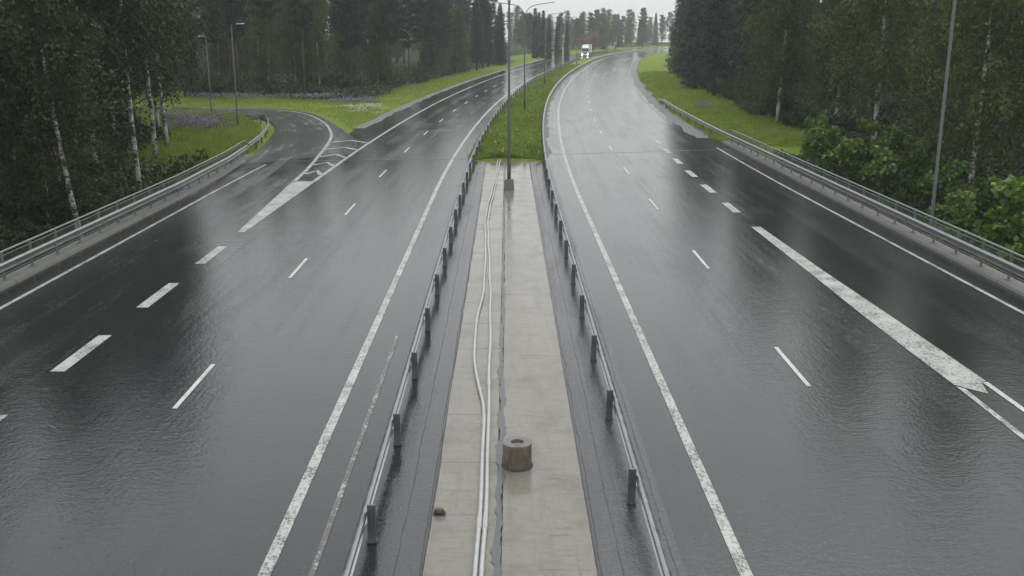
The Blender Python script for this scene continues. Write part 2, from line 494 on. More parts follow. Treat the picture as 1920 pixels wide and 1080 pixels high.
fa = ground.data.attributes.new('forest', 'FLOAT', 'POINT')
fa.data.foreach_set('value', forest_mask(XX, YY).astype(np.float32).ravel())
tag(ground, 'grassy roadside ground running into dark forest floor', kind='structure')

# ------------------------------------------------------------------ carriageways
def strip(name, u0, u1, ys, z, mat, parent=None, nu=1, kind=None):
    """sheet between the offsets u0(Y) and u1(Y)"""
    f0 = u0 if callable(u0) else (lambda y: u0); f1 = u1 if callable(u1) else (lambda y: u1)
    v, uv = [], []
    for y in ys:
        for k in range(nu + 1):
            u = lerp(f0(y), f1(y), k / nu)
            v.append(P(u, y, z)); uv.append((u, y))
    f = [(j * (nu + 1) + k, j * (nu + 1) + k + 1, (j + 1) * (nu + 1) + k + 1, (j + 1) * (nu + 1) + k)
         for j in range(len(ys) - 1) for k in range(nu)]
    o = mesh_obj(name, v, f, mat, parent, uvs=uv)
    if kind: o['kind'] = kind
    return o
def sheet2(name, A, B, z, mat, parent=None):
    v = []; uv = []; s = -30.0
    for i, (a, b) in enumerate(zip(A, B)):
        v += [(a[0], a[1], z), (b[0], b[1], z)]
        uv += [(-14.8, s), (-9.4, s)]
        if i < len(A) - 1: s += float(np.linalg.norm((A[i + 1] + B[i + 1] - A[i] - B[i]) / 2))
    f = [(2 * i, 2 * i + 1, 2 * i + 3, 2 * i + 2) for i in range(len(A) - 1)]
    return mesh_obj(name, v, f, mat, parent, uvs=uv)

YS = list(np.concatenate([np.arange(-30, 60, 3), np.arange(60, 140, 2), np.arange(140, 700, 5)]))
left_road = strip('left_carriageway', LEFT_OUT, lambda y: lerp(-1.30, -MED, float(sstep(62.5, 64.5, y))), YS, 0.0, M['asphalt'], nu=4)
tag(left_road, 'wet left carriageway with oncoming lanes', kind='structure')
right_road = strip('right_carriageway', lambda y: lerp(1.40, MED, float(sstep(62.5, 64.5, y))),
                   lambda y: lerp(16.3, RIGHT_OUT, float(sstep(70, 88, y))), YS, 0.0, M['asphalt'], nu=4)
tag(right_road, 'wet right carriageway curving away into the distance', kind='structure')
slip = sheet2('slip_road', SI, SO, 0.004, M['asphalt_slip'])
tag(slip, 'wet slip road curving off to the left', kind='structure')

# inner shoulder strips of older, patched asphalt beside the median slabs
osl = strip('shoulder_strip', -2.02, -1.30, np.arange(-10, 63.1, 2), 0.004, M['asphalt_old'], left_road)
osr = strip('shoulder_strip', 1.42, 2.75, np.arange(-10, 63.1, 2), 0.004, M['asphalt_old'], right_road)

# gravel edges
def wob(base, amp, seed): return lambda y: base + amp * (float(vnoise(y, 0, .45, seed)) - .5) + .2 * amp * (float(vnoise(y, 9, 1.7, seed)) - .5)
gs = [strip('gravel_edge', wob(14.2, .5, 1), wob(15.5, .7, 2), np.arange(79, 330, .8), 0.004, M['gravel'], right_road),
      strip('gravel_edge', wob(-14.0, .4, 4), wob(-13.0, .4, 3), np.arange(86, 330, .8), 0.006, M['gravel'], left_road),
      strip('gravel_edge', wob(2.15, .3, 5), wob(2.70, .45, 6), np.arange(66, 200, .6), 0.006, M['gravel'], right_road),
      strip('gravel_edge', wob(-2.70, .4, 8), wob(-2.15, .3, 7), np.arange(65, 200, .6), 0.006, M['gravel'], left_road)]

# ------------------------------------------------------------------ painted markings
PZ = 0.010
def line(name, u, y0, y1, w, mat, parent, step=2.0):
    ys = np.linspace(y0, y1, max(2, int((y1 - y0) / step) + 1))
    return strip(name, u - w / 2, u + w / 2, ys, PZ, mat, parent)
def poly(name, pts, mat, parent, z=PZ):
    return mesh_obj(name, [(x, y, z) for x, y in pts], [tuple(range(len(pts)))], mat, parent)
def ribbon(name, pts, w, mat, parent, z=PZ):
    pts = np.asarray(pts, float); v = []
    for i, p in enumerate(pts):
        d = pts[min(i + 1, len(pts) - 1)] - pts[max(i - 1, 0)]; d /= np.linalg.norm(d)
        n = np.array([d[1], -d[0]])
        v += [(*(p - n * w / 2), z), (*(p + n * w / 2), z)]
    return mesh_obj(name, v, [(2 * i, 2 * i + 1, 2 * i + 3, 2 * i + 2) for i in range(len(pts) - 1)], mat, parent)

line('edge_line', -3.70, -10, 560, .20, M['paint'], left_road)
line('edge_line', 3.66, -10, 560, .20, M['paint'], right_road)
line('ghost_line', -2.98, -10, 26, .10, M['paint_worn'], left_road, 1)
for k in range(20):
    line('lane_dash', -7.32, 20.6 + 12 * (k - 1) - .02, 23.6 + 12 * (k - 1), .11, M['paint_new'], left_road)
    line('lane_dash', 7.08, 22.0 + 12 * (k - 1), 25.0 + 12 * (k - 1), .11, M['paint_new'], right_road)
for k in range(-3, 3):                                     # broad dashes beside the slip lane
    y = 23.05 + 5.84 * k
    poly('broad_dash', [(-11.16, y), (-10.80, y), (-10.80, y + 3), (-11.16, y + 3)], M['paint'], left_road)
for y0, y1 in ((45.2, 47.9), (51.0, 53.9), (56.9, 59.7), (62.8, 65.6), (68.6, 71.4), (74.5, 77.3)):
    strip('broad_dash', 10.42 + .012 * (y0 - 45), 10.78 + .012 * (y0 - 45), [y0, y1], PZ, M['paint'], right_road)
# gore wedge and its chevrons, left
poly('gore_wedge', [(-11.16, 40.5), (-10.86, 40.5), (-10.62, 55.1), (-11.90, 55.1)], M['paint'], left_road)
ribbon('gore_line', resample([(-11.80, 54.9), (-12.05, 60), (-12.65, 67.5), (-13.35, 75), (-14.35, 82), (-16.6, 91.6), (-20.2, 101.6), (-24.7, 107.8), (-32, 110.9), (-43, 111.5), (-57.6, 106.2)], 6), .22, M['paint'], slip, PZ)
ribbon('gore_line', [(P(-10.72, y)[0], P(-10.72, y)[1]) for y in np.arange(54.9, 330, 2.5)], .22, M['paint'], left_road)
for k, y in enumerate((58.6, 62.6, 66.8, 71.2, 75.8)):
    xl = float(np.interp(y, [55, 60, 67.5, 75, 82], [-11.8, -12.05, -12.65, -13.35, -14.35])) + .15
    xr = P(-10.72, y)[0] - .15
    xm = (xl + xr) / 2
    ribbon('chevron_stripe', [(xl, y - .6), (xm, y + .8), (xr, y - .9)], .34, M['paint'], left_road)
line('edge_line', -15.20, -10, 62, .15, M['paint'], slip)
strip('edge_line', lambda y: 15.18 - .012 * (y - 28), lambda y: 15.33 - .012 * (y - 28), np.arange(-10, 74, 2), PZ, M['paint'], right_road)
strip('edge_line', 13.75, 13.87, np.arange(90, 330, 4), PZ, M['paint_worn'], right_road)
# merge wedge, right
poly('merge_wedge', [(10.41, 41.7), (10.80, 41.7), (11.01, 33.5), (11.22, 27.8), (11.31, 25), (11.39, 22.35), (11.25, 22.3), (11.04, 21.5), (10.52, 22.1), (10.46, 25), (10.43, 27.8), (10.44, 33.5)], M['paint'], right_road)
poly('merge_line', [(11.26, 22.28), (11.40, 22.3), (11.58, 8), (11.44, 8)], M['paint_new'], right_road)
poly('merge_line', [(10.52, 22.0), (10.66, 21.85), (10.60, 8), (10.46, 8)], M['paint'], right_road)

# expansion joints across the carriageways
def joint(parent, u0, u1, y0, y1):
    poly('expansion_joint', [P(u0, y0)[:2], P(u1, y1)[:2], P(u1, y1 + .10)[:2], P(u0, y0 + .10)[:2]], M['seal'], parent, .014)
joint(left_road, -15.9, -2.5, 63.4, 65.2)
joint(right_road, 2.6, 15.6, 67.6, 71.0)
joint(left_road, -8.6, -2.9, 84.0, 84.6)

# ------------------------------------------------------------------ bridge deck, kerbs
b = MB(); b.box(-17.0, 17.0, -25, 66, -1.3, -.03)
deck = b.build('bridge_deck', M['concrete']); tag(deck, 'concrete bridge deck under the near carriageways', kind='structure')
def kerb(sign, y1):
    k = empty('bridge_kerb', (0, 0, 0))
    tag(k, 'pale concrete edge beam under the %s bridge railing' % ('left' if sign < 0 else 'right'), 'kerb')
    y = -8.0; n = 0
    while y < y1 - .1:
        L = min(4.0, y1 - y)
        off = 0 if sign > 0 else -float(np.interp(y + L / 2, [50, 60, 68], [0, .35, 1.0]))
        m = MB()
        a, c = (16.22, 16.95) if sign > 0 else (-16.95, -16.22)
        z = .09
        v = [(a + off, y + .015, -.02), (c + off, y + .015, -.02), (c + off, y + L - .015, -.02), (a + off, y + L - .015, -.02)]
        bev = .04
        top = [(a + off + bev, y + .015, z), (c + off - bev, y + .015, z), (c + off - bev, y + L - .015, z), (a + off + bev, y + L - .015, z)]
        m.add(v + top, [(4, 5, 6, 7), (0, 1, 5, 4), (1, 2, 6, 5), (2, 3, 7, 6), (3, 0, 4, 7)])
        m.build('kerb_block', M['concrete'], k)
        y += L; n += 1
    return k
kerb(-1, 67.0); kerb(1, 75.5)

# ------------------------------------------------------------------ median: slabs on the bridge, turf beyond
median = strip('median_base', -1.28, 1.40, np.arange(-10, 64.3, 2), -.012, M['gravel'])
tag(median, 'concrete paved median between the carriageways', kind='structure')
lj = [-9.5, -7.1, -4.8, -2.4, 0, 2.3, 4.6, 6.9, 9.1, 11.3, 13.3, 15.55, 17.7, 20.15, 22.5, 24.8, 27.1, 29.35, 31.7, 34.0, 36.4, 38.7, 41.1, 43.4, 45.9, 48.2, 50.6, 53.0, 55.4, 57.7, 60.1, 62.3, 64.0]
rj = [-9.5, -5, .5, 6.4, 12.4, 18.35, 24.2, 30.3, 36.2, 42.1, 48.0, 53.9, 59.5, 64.0]
def slab(u0, u1, y0, y1, z, seed):
    """slab with slightly ragged long edges"""
    r = random.Random(seed); n = max(4, int((y1 - y0) / .12))
    L = [(u0 + r.uniform(-.005, .005) + .03 * (float(vnoise(lerp(y0, y1, i / n), 0, 1.3, 77)) - .5), lerp(y0, y1, i / n)) for i in range(n + 1)]
    Rr = [(u1 + r.uniform(-.006, .006), lerp(y0, y1, i / n)) for i in range(n + 1)]
    v = []; f = []
    for (a, ya), (c, yb) in zip(L, Rr): v += [(a, ya, z), (c, yb, z)]
    m = len(v)
    for (a, ya), (c, yb) in zip(L, Rr): v += [(a, ya, -.011), (c, yb, -.011)]
    for i in range(n):
        f += [(2 * i, 2 * i + 1, 2 * i + 3, 2 * i + 2), (2 * i + 2, m + 2 * i + 2, m + 2 * i, 2 * i), (2 * i + 1, m + 2 * i + 1, m + 2 * i + 3, 2 * i + 3)]
    f += [(0, m, m + 1, 1), (2 * n, 2 * n + 1, m + 2 * n + 1, m + 2 * n)]
    mesh_obj('concrete_slab', v, f, M['slab'], median)
for i, (a, c) in enumerate(zip(lj[:-1], lj[1:])): slab(-1.27, -.17, a + .004, c - .004, .03 + random.uniform(0, .006), i)
for i, (a, c) in enumerate(zip(rj[:-1], rj[1:])): slab(-.07, 1.38, a + .004, c - .004, .032 + random.uniform(0, .006), 90 + i)
# ragged sealant in the long joint
v = []; n = 700
for i in range(n + 1):
    y = lerp(-9.5, 63.9, i / n)
    fade = 1 - .55 * float(sstep(20, 34, y))
    a = .028 + fade * (.15 * max(0, float(vnoise(y, 1, 1.9, 21)) - .45) + .10 * max(0, float(vnoise(y, 1, 6, 22)) - .5))
    c = .030 + fade * (.10 * max(0, float(vnoise(y, 3, 2.3, 23)) - .4) + .10 * max(0, float(vnoise(y, 3, 7, 24)) - .5))
    u = -.12 + .02 * math.sin(y * .7)
    v += [(u - a, y, .043), (u + c, y, .043)]
mesh_obj('joint_sealant', v, [(2 * i, 2 * i + 1, 2 * i + 3, 2 * i + 2) for i in range(n)], M['seal'], median)
# dark cracked border strips
for (u, sd, w, par) in ((-1.33, 31, .035, left_road), (-1.72, 33, .022, left_road), (1.46, 35, .03, right_road), (1.78, 37, .02, right_road), (2.62, 39, .015, right_road)):
    v = []
    for i in range(500):
        y = 8 + i * .112
        o = .035 * (float(vnoise(y, 0, .8, sd)) - .5) + .02 * (float(vnoise(y, 0, 4, sd)) - .5)
        ww = w * (.15 + .9 * float(vnoise(y, 5, 2.5, sd)))
        v += [(u + o - ww / 2, y, .009), (u + o + ww / 2, y, .009)]
    mesh_obj('edge_crack', v, [(2 * i, 2 * i + 1, 2 * i + 3, 2 * i + 2) for i in range(499)], M['dark'], par)

# hairline cracks running across the slabs
for k in range(26):
    r_ = random.Random(700 + k); y = 13 + 30 * r_.random()**1.5; u0 = r_.choice([r_.uniform(-1.2, -.7), r_.uniform(0, .9)]); L = r_.uniform(.2, .55)
    pts = [(u0 + L * i / 8, y + .04 * i / 8 * math.sin(k) + r_.uniform(-.012, .012)) for i in range(9)]
    ribbon('slab_crack', pts, r_.uniform(.004, .008), M['stone'], median, .0445)
def med_z(u): return .02 + .16 * (1 - (u / MED)**2)
v, f = [], []; ysm = np.concatenate([[63.98, 64.1], np.arange(65, 160, 2), np.arange(160, 640, 5)]); NU = 6
for y in ysm:
    for k in range(NU + 1):
        u = lerp(-MED + .02, MED - .02, k / NU)
        p = P(u, y); v.append((p[0], p[1], -.05 if y == ysm[0] else med_z(u) + .05 * (float(vnoise(p[0], y, .7, 4)) - .5)))
for j in range(len(ysm) - 1):
    for k in range(NU): f.append((j * (NU + 1) + k, j * (NU + 1) + k + 1, (j + 1) * (NU + 1) + k + 1, (j + 1) * (NU + 1) + k))
turf = mesh_obj('median_turf', v, f, M['ground'], smooth=True)
tag(turf, 'grass strip of the median beyond the bridge', kind='structure')

# ------------------------------------------------------------------ guardrails
WPROF = [(0.0, .155), (.03, .145), (.083, .100), (.083, .082), (.004, .035), (.004, -.035), (.083, -.082), (.083, -.100), (.03, -.145), (0.0, -.155)]
def beam_mesh(name, path, zc, face, parent, mat):
    """W-beam swept along path [(x,y)], bulging to side 'face' (+1 right of travel, -1 left)"""
    path = np.asarray(path, float); v, f = [], []; n = len(WPROF)
    zc = zc if hasattr(zc, '__len__') else [zc] * len(path)
    prof = WPROF + [(a - .004, c) for a, c in WPROF[::-1]]; n = len(prof)
    for i, p in enumerate(path):
        d = path[min(i + 1, len(path) - 1)] - path[max(i - 1, 0)]; d /= np.linalg.norm(d)
        s = np.array([d[1], -d[0]]) * face
        for a, c in prof: v.append((p[0] + s[0] * a, p[1] + s[1] * a, zc[i] + c))
    for i in range(len(path) - 1):
        for k in range(n): f.append((i * n + k, i * n + (k + 1) % n, (i + 1) * n + (k + 1) % n, (i + 1) * n + k))
    return mesh_obj(name, v, f, mat, parent)
def post_data(h, name='post'):
    m = MB()
    m.box(-.03, .03, -.062, .062, -.25, h - .004); m.box(-.035, .035, -.066, -.058, -.25, h); m.box(-.035, .035, .058, .066, -.25, h); m.box(-.05, .05, -.08, .08, .0, .05)
    return m.data(name, M['steel_dark'])
POST = post_data(.66)
def median_rail(sign, label):
    g = empty('guardrail', P(sign * 2.2, 12))
    inv = np.array(g.location)
    ys = np.concatenate([np.arange(9.5, 130, 2), np.arange(130, 480, 4)])
    pth = [np.array(P(sign * 2.26, y)[:2]) - inv[:2] for y in ys]
    beam_mesh('beam', pth, .50, sign, g, M['steel'])
    k = 0; y = 9.1 if sign < 0 else 8.1
    y = 16.72 - 2.07 - 3.94 if sign < 0 else 16.02 - 3.94
    while y < 470:
        p = P(sign * 2.19, y); a, t = axis(y)
        o = link('post', POST, g, (p[0] - inv[0], p[1] - inv[1], .015 if y < 64 else .06))
        o.rotation_euler = (random.uniform(-.02, .02), random.uniform(-.02, .02), -math.atan(float(t)) + math.pi / 2)
        y += 3.94
    tag(g, label, 'guardrail', 'median guardrails')
median_rail(-1, 'galvanised guardrail along the median beside the left carriageway')
median_rail(1, 'galvanised guardrail along the median beside the right carriageway')

def side_rail(sign, y_bridge, path_beyond, label_rail, label_parapet):
    # parapet
    g = empty('bridge_railing', (sign * 16.62, 10, 0))
    off = lambda y: sign * 16.62 + (0 if sign > 0 else -float(np.interp(y, [50, 60, 68], [0, .35, 1.0])))
    y0 = 8.0; ys = list(np.arange(y0, y_bridge + .01, 2.0))
    pd = MB().box(-.03, .03, -.045, .045, .0, .93).box(-.09, .09, -.09, .09, 0, .018).data('post', M['rail_green'])
    loc = lambda x, y, z: (x - sign * 16.62, y - 10, z)
    for y in ys: link('post', pd, g, loc(off(y), y, .09))
    end = ys[-1]
    top = [loc(off(y), y, 1.03) for y in ys] + [loc(off(end), end + .7, 1.01), loc(off(end) - sign * .12, end + 1.5, .62)]
    MB().tube(top, .042, 8).build('top_rail', M['rail_green'], g, True)
    MB().tube([loc(off(y), y, .90) for y in ys], .02, 6).build('upper_bar', M['rail_green'], g, True)
    MB().tube([loc(off(y), y, .28) for y in ys], .018, 6).build('lower_bar', M['rail_green'], g, True)
    pm = MB()
    for k in range(1, 30):
        yy = k * 2 / 30; pm.box(-.003, .003, yy - .003, yy + .003, .28, .90)
    pmd = pm.data('mesh_panel', M['rail_green'])
    for a, c in zip(ys[:-1], ys[1:]):
        o = link('mesh_panel', pmd, g, loc(off(a), a, 0)); o.rotation_euler = (0, 0, -math.atan2(off(c) - off(a), 2))
    tag(g, label_parapet, 'railing', 'bridge railings')
    # guardrail in front of it
    r = empty('guardrail', (sign * 16.4, 10, 0))
    q = lambda x, y: np.array([x - sign * 16.4, y - 10])
    pth = [q(off(y) - sign * .17, y) for y in np.arange(8, y_bridge + .1, 2)]
    zc = [.60] * len(pth)
    bey = resample(path_beyond, 6)
    for i, p in enumerate(bey):
        pth.append(q(*p)); zc.append(.60 - .45 * float(sstep(len(bey) - 8, len(bey) - 1, i)))
    beam_mesh('beam', pth, zc, -sign, r, M['steel_outer'])
    br = MB().box(-.055, .055, -.06, .06, .50, .70).data('bracket', M['steel_dark'])
    for y in ys: link('bracket', br, r, (off(y) - sign * .09 - sign * 16.4, y - 10, 0))
    acc = 0
    for i in range(1, len(bey) - 3):
        acc += float(np.linalg.norm(bey[i] - bey[i - 1]))
        if acc > 3.5:
            acc = 0; x, y = bey[i]
            d = bey[i + 1] - bey[i - 1]
            o = link('post', POST, r, (x + sign * .08 - sign * 16.4, y - 10, .02)); o.rotation_euler = (0, 0, math.atan2(d[1], d[0]) + (math.pi if sign > 0 else 0))
    tag(r, label_rail, 'guardrail', 'outer guardrails')
side_rail(-1, 66, [(-17.55, 68), (-18.1, 73), (-19.0, 79), (-20.4, 86), (-22.0, 91), (-24.5, 95.5)],
          'galvanised guardrail curving along the slip road', 'green-grey bridge railing beside the slip road, left edge')
side_rail(1, 74, [(16.45, 77), (16.55, 84), (16.75, 92), (17.05, 102), (17.6, 113), (18.2, 121)],
          'galvanised guardrail running out onto the right grass verge', 'green-grey bridge railing at the right edge of the road')

# ------------------------------------------------------------------ median furniture
root = empty('concrete_ring', (.20, 17.55, .036))
m = MB(); m.lathe([(.268, 0), (.276, .02), (.276, .465)], 40); m.build('body', M['ring'], root, True)
m = MB(); m.lathe([(.279, .463), (.281, .480), (.270, .488), (.125, .488), (.122, .480), (.120, .25), (.001, .25)], 40); m.build('rim', M['concrete'], root)
m = MB(); m.box(-.065, .065, -.275, -.10, .4885, .494); m.box(-.06, .06, -.115, .02, .30, .455); m.build('slot_bar', M['ring'], root)
m = MB(); m.lathe([(.30, .0), (.305, .010), (.279, .03)], 24); m.build('gap_rim', M['dark'], root)  # dark band coloured in for the gap around the ring's foot
tag(root, 'low stained concrete ring standing on the median slab', 'concrete ring')

def pipe(name, pts, label):
    p = resample([(x, y, .085) for x, y in pts], 10)
    p[:, 0] += .012 * np.sin(p[:, 1] * 1.3)
    r = empty(name, tuple(p[0]))
    MB().tube([q - p[0] for q in p], .040, 8).build('tube', M['pipe'], r, True)
    for k in range(12, len(p) - 4, 24):
        MB().tube([p[k] - p[0], p[k + 1] - p[0]], .047, 8).build('coupling', M['pipe'], r)
    tag(r, label, 'pipe', 'pipes along the median')
pipe('cable_pipe', [(-.37, 8), (-.37, 14), (-.36, 18), (-.40, 20.4), (-.42, 23), (-.46, 27), (-.55, 32), (-.68, 37), (-.80, 42), (-.78, 46), (-.62, 52), (-.48, 60), (-.42, 64)],
     'pale grey pipe, the straighter of the two on the median')
pipe('cable_pipe', [(-.47, 8), (-.47, 14), (-.46, 18), (-.51, 20.3), (-.68, 22.2), (-.83, 24.3), (-.85, 27), (-.74, 31), (-.80, 37), (-.93, 42), (-.90, 46), (-.76, 51), (-.62, 57), (-.58, 64)],
     'pale grey pipe bowing out to the left on the median')
rk = MB().tube([(-.10, 0, .0), (-.05, .02, .06), (.03, 0, .07), (.09, -.01, .02)], [.03, .07, .06, .025], 7).build('loose_stone', M['stone'], None, False, (-1.14, 15.55, .03))
tag(rk, 'dark muddy stone at the left edge of the median slab', 'stone')

def median_lamp(y, label, base=False, detail=True):
    x, yy, _ = P(.12 + (0 if base else 0), y); a, t = axis(y)
    r = empty('street_lamp', (x, yy, .04 if y < 64 else .10), -math.atan(float(t)))
    if base:
        m = MB(); m.add([(-.27, -.27, 0), (.27, -.27, 0), (.27, .27, 0), (-.27, .27, 0), (-.24, -.24, .55), (.24, -.24, .55), (.24, .24, .55), (-.24, .24, .55)],
                        [(4, 5, 6, 7), (0, 1, 5, 4), (1, 2, 6, 5), (2, 3, 7, 6), (3, 0, 4, 7)]); m.build('foundation', M['concrete'], r)
    MB().tube([(0, 0, .0), (0, 0, 1.2), (0, 0, 1.25), (0, 0, 9.2)], [.10, .10, .085, .06], 10).build('pole', M['lamp'], r, True)
    for s in (-1, 1):
        arm = [(0, 0, 9.15), (s * .06, 0, 9.6), (s * .25, 0, 10.05), (s * .62, 0, 10.4), (s * 1.15, 0, 10.6), (s * 1.9, 0, 10.72), (s * 2.35, 0, 10.76)]
        MB().tube(resample(arm, 4), .036, 6).build('arm', M['lamp'], r, True)
        m = MB(); m.add([(s * 2.25, -.10, 10.72), (s * 3.0, -.14, 10.80), (s * 3.0, .14, 10.80), (s * 2.25, .10, 10.72),
                         (s * 2.25, -.08, 10.82), (s * 2.95, -.09, 10.90), (s * 2.95, .09, 10.90), (s * 2.25, .08, 10.82)],
                        [(0, 1, 2, 3), (4, 7, 6, 5), (0, 4, 5, 1), (1, 5, 6, 2), (2, 6, 7, 3), (3, 7, 4, 0)]); m.build('lamp_head', M['steel'], r)
    tag(r, label, 'street lamp', 'double-armed street lamps along the median')
LAMPY = [(51.8, 'double-armed street lamp on a concrete block, nearest on the median'), (104.6, 'second nearest double-armed street lamp on the median grass'),
         (157.5, 'third double-armed street lamp along the median'), (205, 'fourth double-armed street lamp along the median'), (257, 'fifth double-armed street lamp along the median'),
         (311, 'sixth double-armed street lamp along the median'), (370, 'seventh double-armed street lamp along the median, third from the far end'),
         (431, 'eighth double-armed street lamp along the median, last but one'), (492, 'farthest double-armed street lamp along the median')]
for i, (y, lab) in enumerate(LAMPY): median_lamp(y, lab, base=(i == 0))

def side_lamp(x, y, h, aim, label, arm=.9, rad=.07):
    r = empty('street_lamp', (x, y, float(ground_z(x, y)) - .05), aim)
    g = float(ground_z(x, y)); hh = h - g
    MB().tube([(0, 0, 0), (0, 0, 1.0), (0, 0, 1.05), (0, 0, hh)], [rad * 1.25, rad * 1.25, rad, rad * .7], 10).build('pole', M['lamp'], r, True)
    MB().tube([(0, 0, hh - .03), (arm * .5, 0, hh + .03), (arm, 0, hh + .06)], .03, 6).build('arm', M['lamp'], r, True)
    m = MB(); m.add([(arm - .15, -.1, hh + .02), (arm + .55, -.14, hh + .05), (arm + .55, .14, hh + .05), (arm - .15, .1, hh + .02),
                     (arm - .15, -.08, hh + .12), (arm + .5, -.08, hh + .14), (arm + .5, .08, hh + .14), (arm - .15, .08, hh + .12)],
                    [(0, 1, 2, 3), (4, 7, 6, 5), (0, 4, 5, 1), (1, 5, 6, 2), (2, 6, 7, 3), (3, 7, 4, 0)]); m.build('lamp_head', M['steel'], r)
    tag(r, label, 'street lamp')
side_lamp(-23.4, 87.5, 8.7, 0.15, 'single-armed street lamp standing in the meadow inside the slip road bend', .55)
side_lamp(-29.3, 100.0, 7.6, 2.9, 'shorter street lamp beyond the meadow, half hidden by birch leaves', .3, .055)
side_lamp(19.3, 44.6, 12.2, 2.8, 'tall grey street lamp behind the right bridge railing', 1.4, .085)

# ------------------------------------------------------------------ vegetation meshes
def leaf_quads(c, size, g, flat=0.0, elong=.62, down=None):
    """pointed leaves (one quad each) at centres c with random orientation"""
    n = len(c); size = np.broadcast_to(size, (n,))
    d = g.normal(size=(n, 3)); 
    if down is not None: d = d * .55 + np.asarray(down)
    d /= np.linalg.norm(d, axis=1, keepdims=True) + 1e-9
    r = g.normal(size=(n, 3)); r[:, 2] += flat * np.sign(r[:, 2])
    s = np.cross(d, r); s /= np.linalg.norm(s, axis=1, keepdims=True) + 1e-9
    L = size[:, None] * .5; W = L * elong
    v = np.stack([c - d * L, c + s * W - d * L * .1, c + d * L, c - s * W - d * L * .1], 1).reshape(-1, 3)
    f = np.arange(4 * n).reshape(n, 4)
    return v, f

def trunk_tube(H, r0, lean, g, n=9, top=.12, wob_=.12):
    pts, rad = [], []
    ph = g.uniform(0, 6.28, 2)
    for i in range(n + 1):
        t = i / n
        pts.append(np.array([lean[0] * t * H + wob_ * H * .05 * math.sin(ph[0] + 4 * t), lean[1] * t * H + wob_ * H * .05 * math.sin(ph[1] + 3.3 * t), t * H]))
        rad.append(r0 * ((1 - t) * (1 - top) + top) * (1.35 if i == 0 else 1))
    return pts, rad
def along(pts, t):
    x = t * (len(pts) - 1); i = min(int(x), len(pts) - 2); return pts[i] + (pts[i + 1] - pts[i]) * (x - i)

def make_birch(seed, H=20, r0=.17, base=.28, width=3.2, nleaf=20000, leaf=.2, lean=(0, 0), weep=1.0):
    g = np.random.default_rng(seed); m = MB(); br = MB()
    pts, rad = trunk_tube(H, r0, lean, g)
    pts = [p - np.array([pts[0][0], pts[0][1], 0]) for p in pts]
    m.tube(pts, rad, 8)
    cs = []; nb = 60
    for k in range(nb):
        t = base + (1 - base) * ((k + g.uniform(0, 1)) / nb)**1.05; t = min(t, .985)
        s = (t - base) / (1 - base)
        env = width * (math.sin(math.pi * min(1, .18 + .82 * s)**.7) * .8 + .22) * g.uniform(.5, 1.2)
        a = k * 2.4 + g.uniform(-.5, .5); o = along(pts, t)
        up = g.uniform(.3, .85)
        bp = [o]
        for j in range(1, 6):
            q = j / 5
            bp.append(o + np.array([math.cos(a) * env * q, math.sin(a) * env * q, env * (up * q - .62 * weep * q * q)]) + g.normal(size=3) * .08)
        rb = r0 * (1 - t) * .42 + .012
        br.tube(bp, [rb, rb * .8, rb * .6, rb * .42, rb * .28, rb * .15], 5, False)
        ntw = int(10 + env * 4)
        for w in range(ntw):
            q = g.uniform(.2, 1.0); p0 = along(bp, q); Lh = g.uniform(.4, 2.0) * weep * (1.35 - .6 * s)
            side = g.normal(size=3) * np.array([.5, .5, .25]) * (1.25 if q < .8 else .8)
            nn = int(g.integers(14, 30))
            tt = g.uniform(0, 1, nn)[:, None]
            cs.append(p0 + side * np.minimum(tt * 1.6, 1) + np.array([0, 0, -1]) * Lh * tt**1.4 + g.normal(size=(nn, 3)) * .15)
    c = np.concatenate(cs)
    if len(c) > nleaf: c = c[g.choice(len(c), nleaf, False)]
    v, f = leaf_quads(c, g.uniform(.7, 1.3, len(c)) * leaf, g, down=(0, 0, -.5), elong=.7)
    return m, v, f, br

def make_pine(seed, H=21, r0=.2, base=.5, width=2.6, tufts=1000, lean=(0, 0)):
    g = np.random.default_rng(seed); m = MB()
    pts, rad = trunk_tube(H, r0, lean, g, top=.22, wob_=.08); m.tube(pts, rad, 8)
    vs = []; nb = 44
    for k in range(nb):
        t = min(.99, base + (1 - base) * (k + g.uniform(0, 1)) / nb); s = (t - base) / (1 - base)
        env = width * (1.0 - .62 * s**1.6) * (.55 + .45 * min(1, s * 4)) * g.uniform(.5, 1.15)
        a = k * 2.399 + g.uniform(-.6, .6); o = along(pts, t); up = g.uniform(-.15, .35) + .35 * s
        bp = [o] + [o + np.array([math.cos(a + .25 * q) * env * q, math.sin(a + .25 * q) * env * q, env * up * q + .12 * env * q * q]) + g.normal(size=3) * .06 for q in (.25, .5, .75, 1)]
        rb = r0 * .34 * (1 - s * .7) + .01; m.tube(bp, [rb, rb * .8, rb * .6, rb * .4, rb * .2], 5, False)
        for w in range(tufts // nb):
            q = g.uniform(.3, 1.03)**.8; cc = along(bp, min(q, 1)) + g.normal(size=3) * np.array([.42, .42, .22]) * (.5 + .5 * env / width)
            vs.append(cc)
    c = np.array(vs); k = 8
    cc = np.repeat(c, k, 0); d = g.normal(size=(len(cc), 3)); d[:, 2] = np.abs(d[:, 2]) * .8 + .1; d /= np.linalg.norm(d, axis=1, keepdims=True)
    s_ = np.cross(d, g.normal(size=(len(cc), 3))); s_ /= np.linalg.norm(s_, axis=1, keepdims=True)
    L = g.uniform(.26, .5, (len(cc), 1)); W = .075
    v = np.stack([cc - s_ * W * .4, cc + s_ * W * .4, cc + d * L * .7 + s_ * W, cc + d * L - s_ * W * .3], 1).reshape(-1, 3)
    return m, v, np.arange(4 * len(cc)).reshape(-1, 4)

